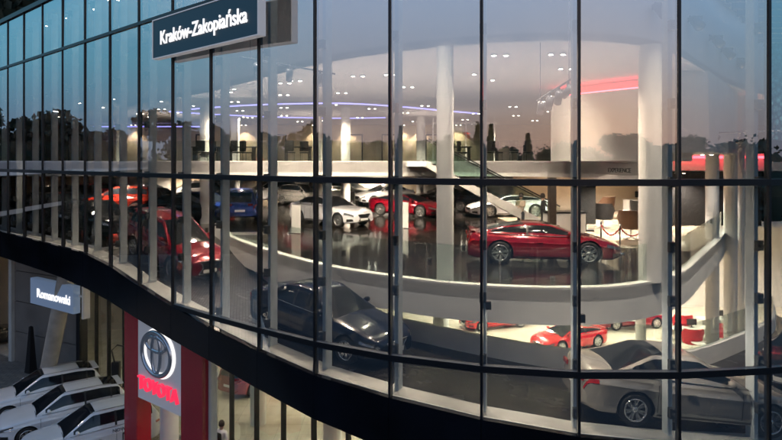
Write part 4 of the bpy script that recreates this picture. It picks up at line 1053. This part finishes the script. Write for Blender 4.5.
# mezzanine chairs and tables silhouettes
def simple_chair(x, y, z, rz, mt, label, group, s=1):
    t = thing('chair', label, 'chair', (x, y, z), rz, group)
    MB().box((0, 0, .46), (.46, .46, .06)).build('seat', mt, t, bevel=.015); MB().box((0, .22, .78), (.44, .05, .52)).build('backrest', mt, t, bevel=.02)
    for sx in (-1, 1):
        for sy in (-1, 1): MB().tube([(.2*sx, .2*sy, 0), (.19*sx, .19*sy, .44)], .014, 6).build('leg', M_CHROME, t)
    return t
GMZ = 'chairs and desks along the mezzanine edge'
for k, px in enumerate((202, 212, 237, 246, 290, 305, 452, 463, 487, 497, 515, 529)):
    Y = 29.6+.5*(k % 2); x = (px-391)/600*Y
    simple_chair(x, Y, Z_MEZZ-.02, R([180, 20, 150, 60][k % 4]), M_DARKIN, 'black chair at the mezzanine balustrade, '+['leftmost, above the blue hatchback', 'second from the left end', 'left one above the dark blue SUV', 'right one above the dark blue SUV', 'left one of the pair behind the ramp fins', 'right one of the pair behind the ramp fins', 'just right of the first white column', 'above the staircase head', 'left of the joint over the stairs', 'left one below the glazed office', 'middle one below the glazed office', 'rightmost, left of the drum room'][k], GMZ)
for px, lab in ((207, 'dark table on the mezzanine at left above the blue cars'), (242, 'dark table on the mezzanine behind the third fin'), (298, 'dark table on the mezzanine beside the reflected spruce trees'), (457, 'dark table on the mezzanine above the staircase head'), (508, 'long dark table on the mezzanine below the glazed office')):
    Y = 30.4; x = (px-391)/600*Y
    t = thing('table', lab, 'table', (x, Y, Z_MEZZ-.02), 0, 'tables on the mezzanine')
    MB().box((0, 0, .74), (1.4, .8, .05)).build('table_top', M_DARKIN, t)
    for sx in (-1, 1): MB().box((sx*.6, 0, .36), (.06, .6, .72)).build('leg', M_DARKIN, t)
# lower hall: red chairs and reception desks
for k, (px, py, lab) in enumerate(((692, 352, 'red upholstered armchair in the lower hall, nearer one'), (722, 345, 'red upholstered armchair in the lower hall, farther one beside the column'), (682, 336, 'red upholstered armchair beside the far white desk'))):
    x, y = at(px, py, E-.05); tub_chair(x, y, .05, R(170), M_REDF, lab, group='red armchairs in the lower hall', s=1.45)
for px, py, lab in ((690, 340, 'the long white desk of the lower hall, nearer one'), (722, 330, 'the long white desk of the lower hall, farther one'), (618, 331, 'the low white desk beyond the red sports car')):
    desk(px, py, lab, 0, True, 3.0, E-.05, 'desks in the lower hall')
x, y = at(700, 356, E-.05)
t = thing('side_table', 'round white side table before the red armchair in the lower hall', 'table', (x, y, .05)); MB().lathe([(0, .70), (.45, .70), (.45, .74), (0, .74)], n=20).build('table_top', M_DESKW, t); MB().tube([(0, 0, 0), (0, 0, .7)], .05, 8).build('stem', M_CHROME, t)

# ------------------------------------------------------------------ people
def person(x, y, z, rz, label, top, legs, hair=M_HAIR, pose='stand', bag=False):
    t = thing('person', label, 'person', (x, y, z), rz)
    J = {'pelvis': (0, 0, .95), 'chest': (0, .0, 1.25), 'neck': (0, .01, 1.48), 'head': (0, -.01, 1.56), 'crown': (0, -.01, 1.72)}
    for s, n in ((1, 'l'), (-1, 'r')):
        J['sh'+n] = (.18*s, .0, 1.41); el = (.25*s, -.02 if s > 0 else .0, 1.12); wr = (.25*s, -.12, .88)
        if pose == 'reach' and s > 0: el = (.24*s, -.18, 1.18); wr = (.18*s, -.42, 1.22)
        J['el'+n] = el; J['wr'+n] = wr; J['ha'+n] = (wr[0]*.98, wr[1]-.05, wr[2]-.09) if not (pose == 'reach' and s > 0) else (wr[0]*.9, wr[1]-.1, wr[2]+.02)
        J['hip'+n] = (.10*s, 0, .90); st = .10*s if pose != 'stand' else .03*s
        J['kn'+n] = (.11*s, -.02-st*.5, .50); J['an'+n] = (.12*s, .02-st, .09); J['to'+n] = (.13*s, -.14-st, .04)
    names = list(J); idx = {n: i for i, n in enumerate(names)}
    Ed = [('pelvis', 'chest'), ('chest', 'neck'), ('neck', 'head'), ('head', 'crown')]
    for n in 'lr': Ed += [('chest', 'sh'+n), ('sh'+n, 'el'+n), ('el'+n, 'wr'+n), ('wr'+n, 'ha'+n), ('pelvis', 'hip'+n), ('hip'+n, 'kn'+n), ('kn'+n, 'an'+n), ('an'+n, 'to'+n)]
    rad = {'pelvis': .135, 'chest': .15, 'neck': .055, 'head': .085, 'crown': .075}
    for n in 'lr': rad.update({'sh'+n: .07, 'el'+n: .047, 'wr'+n: .034, 'ha'+n: .032, 'hip'+n: .095, 'kn'+n: .062, 'an'+n: .045, 'to'+n: .04})
    me = bpy.data.meshes.new('body'); me.from_pydata([J[n] for n in names], [(idx[a], idx[b]) for a, b in Ed], [])
    o = bpy.data.objects.new('tmp', me); C.objects.link(o)
    sk = o.modifiers.new('s', 'SKIN'); sk.use_smooth_shade = True
    for n in names: me.skin_vertices[0].data[idx[n]].radius = (rad[n], rad[n]*(.78 if n in ('pelvis', 'chest') else 1))
    me.skin_vertices[0].data[0].use_root = True
    o.modifiers.new('u', 'SUBSURF').levels = 1
    dg = bpy.context.evaluated_depsgraph_get(); out = bpy.data.meshes.new_from_object(o.evaluated_get(dg)); bpy.data.objects.remove(o)
    for mt in (M_SKIN, top, legs, M_BLACK): out.materials.append(mt)
    for p in out.polygons:
        c = p.center; z = c.z; hx = abs(c.x)
        if z > 1.46: p.material_index = 0
        elif z < .10: p.material_index = 3
        elif z < .93 and not (hx > .19): p.material_index = 2
        elif hx > .19 and z < .90: p.material_index = 0
        else: p.material_index = 1
        p.use_smooth = True
    b = bpy.data.objects.new('body', out); C.objects.link(b); b.parent = t
    MB().lathe([(0, .125), (.06, .11), (.098, .05), (.104, -.02), (.095, -.07)], (0, .012, 1.64), n=16).build('hair', hair, t)
    m = MB()
    for s in (1, -1):
        w = Vector(J['ha'+('l' if s > 0 else 'r')])
        for f in range(4): m.tube([w+Vector((.012*(f-1.5), -.0, -.02)), w+Vector((.013*(f-1.5), -.025, -.07-.006*(f in (1, 2)))), w+Vector((.012*(f-1.5), -.045, -.10))], [.009, .008, .006], 6)
        m.tube([w+Vector((-.03*s, -.01, .01)), w+Vector((-.045*s, -.04, -.04))], [.011, .008], 6)
    m.build('fingers', M_SKIN, t)
    if bag:
        MB().box((0, .22, 1.18), (.30, .16, .42)).build('backpack', M_DARKIN, t, bevel=.05)
    return t
M_SHW = mat('white_shirt', (.68, .67, .66), .8); M_SUIT = mat('black_suit', (.012, .012, .014), .7); M_JEAN = mat('dark_trousers', (.03, .035, .05), .8); M_BEI = mat('beige_top', (.42, .33, .24), .8)
x, y = at(223, 447, E); downlight(-5.6, 19.6, 5.2, 0, 'added downlight in overhang beside the red portal', 'added downlights in the overhang'); spot(-5.6, 19.6, 5.1, 12, (1, .86, .7), 100)  # downlight added under the overhang to light the person below
person(-5.85, 20.75, 0, R(150), 'person in a white shirt with a dark backpack beside the red portal', M_SHW, M_JEAN, bag=True)
x, y, z = onp(543, 235); person(x, y, z-.004, R(75), 'person in a black suit standing by the white counter', M_SUIT, M_SUIT, pose='reach')
x, y, z = onp(521, 234); person(x, y, z-.004, R(-40), 'person in a beige top with hands raised before the staircase', M_BEI, M_JEAN, pose='reach')
x, y, z = onp(235, 208); person(x, y, z-.004, R(10), 'person in dark clothes far back behind the dark blue SUV', M_SUIT, M_JEAN)

# ------------------------------------------------------------------ trees (all round the forecourt; the facade mirrors them)
M_LEAF = mat('foliage', (.040, .052, .034), .8); M_BARK = mat('bark', (.045, .045, .035), .9)
def tree_proto(seed, kind):
    rnd = random.Random(seed); m = MB(); H = 10.
    t = thing('tree', 'x', 'tree')
    trunk = MB(); trunk.tube([(0, 0, 0), (.1, .05, 3), (.0, .1, 6), (.05, 0, 9)], [.26, .20, .13, .03], 8)
    lobes = []
    if kind == 'spruce':
        for k in range(2600):
            h = rnd.random()**.8; r = (1-h)*1.9*(.35+.65*rnd.random())*(1+.18*math.sin(h*60)); a = rnd.random()*6.283
            z = 1.0+h*9.2-r*.25; c = Vector((r*math.cos(a), r*math.sin(a), z)); s = .16+.10*rnd.random()
            u = Vector((rnd.gauss(0, 1), rnd.gauss(0, 1), rnd.gauss(0, .5))).normalized(); v = u.orthogonal().normalized()
            m.add([c-u*s, c+v*s*.6, c+u*s, c-v*s*.6], [(0, 1, 2, 3)])
    else:
        for k in range(rnd.randint(11, 15)):
            a = rnd.random()*6.283; r = rnd.random()*2.5; z = 2.2+rnd.random()*6.0; lobes.append((Vector((r*math.cos(a), r*math.sin(a), z)), .8+rnd.random()*1.0))
        lobes.append((Vector((0, 0, 8.8)), 1.1))
        for c, rr in lobes:
            trunk.tube([(0, 0, min(c.z*.55, 6)), (c.x*.5, c.y*.5, c.z*.8), c], [.10, .06, .02], 6)
            for k in range(380):
                d = Vector((rnd.gauss(0, 1), rnd.gauss(0, 1), rnd.gauss(0, 1))).normalized()*rr*(.55+.55*rnd.random()); d.z *= .8
                q = c+d; s = .13+.12*rnd.random(); u = Vector((rnd.gauss(0, 1), rnd.gauss(0, 1), rnd.gauss(0, 1))).normalized(); v = u.orthogonal().normalized()
                m.add([q-u*s, q+v*s*.7, q+u*s, q-v*s*.7], [(0, 1, 2, 3)])
    trunk.build('trunk', M_BARK, t); m.build('crown', M_LEAF, t); return t
protos = [tree_proto(1, 'broad'), tree_proto(2, 'broad'), tree_proto(3, 'broad'), tree_proto(4, 'spruce')]
snaps = [snapshot(p) for p in protos]; used = [False]*4
def put_tree(x, y, s, k, label, group='trees round the forecourt'):
    o = protos[k] if not used[k] else copy_tree(snaps[k]); used[k] = True
    o.location = (x, y, 0); o.scale = (s*random.uniform(.9, 1.25), s*random.uniform(.9, 1.25), s); o.rotation_euler.z = random.uniform(0, 6); o['label'] = label; o['group'] = group
    return o
rnd = random.Random(5)
for a in np.arange(-178, -20, 2.3):
    d = rnd.uniform(58, 72); k = rnd.choice([0, 1, 2, 0, 1, 3]); s = rnd.uniform(1.26, 1.5)*(1.14 if k == 3 else 1)
    put_tree(d*math.cos(R(a)), d*math.sin(R(a)), s, k, 'dark broadleaf tree of the row facing the glass front' if k < 3 else 'dark pointed spruce of the row facing the glass front')
for a in np.arange(126, 182, 2.8):
    d = rnd.uniform(52, 66); put_tree(d*math.cos(R(a)), d*math.sin(R(a)), rnd.uniform(1.35, 1.6), rnd.choice([0, 1, 2]), 'dark broadleaf tree at the left end of the forecourt')
for k, (px, d, s) in enumerate(((2, 62, 3.0), (21, 66, 3.05), (34, 72, 2.95), (-14, 60, 3.0))):
    put_tree((px-391)/600*d, d, s, k % 3, ['tall dark tree rising over the roof at the top left corner', 'tall dark tree over the roof, second from the left edge', 'tall dark tree over the roof, right of the others', 'tall dark tree over the roof at the left edge'][k], 'trees behind the showroom')
print('objects', len(C.objects))
# the dense wood behind the single trees reads as one mass
rnd = random.Random(9); m = MB()
for a in np.arange(124, 342, .9):
    d = 74+rnd.uniform(-3, 5); h = 11.4+1.3*math.sin(a*.31)+1.1*math.sin(a*.83+1)+rnd.uniform(-.4, .4); w = 1.1
    x, y = d*math.cos(R(a)), d*math.sin(R(a))
    m.lathe([(.2, 0), (w*1.3, .4), (w*1.5, h*.5), (w, h*.9), (.1, h*1.0)], (x, y, 0), n=7)
    for k in range(110):
        z = h*(.5+.55*rnd.random()); q = Vector((x+rnd.gauss(0, 1.1), y+rnd.gauss(0, 1.1), z)); s = rnd.uniform(.14, .34)
        u = Vector((rnd.gauss(0, 1), rnd.gauss(0, 1), rnd.gauss(0, 1))).normalized(); v = u.orthogonal().normalized()
        m.add([q-u*s, q+v*s*.7, q+u*s, q-v*s*.7], [(0, 1, 2, 3)])
tag(m.build('woodland', M_LEAF), 'dark wood closing the view behind the row of trees', 'woodland', kind='stuff')
print('objects', len(C.objects))
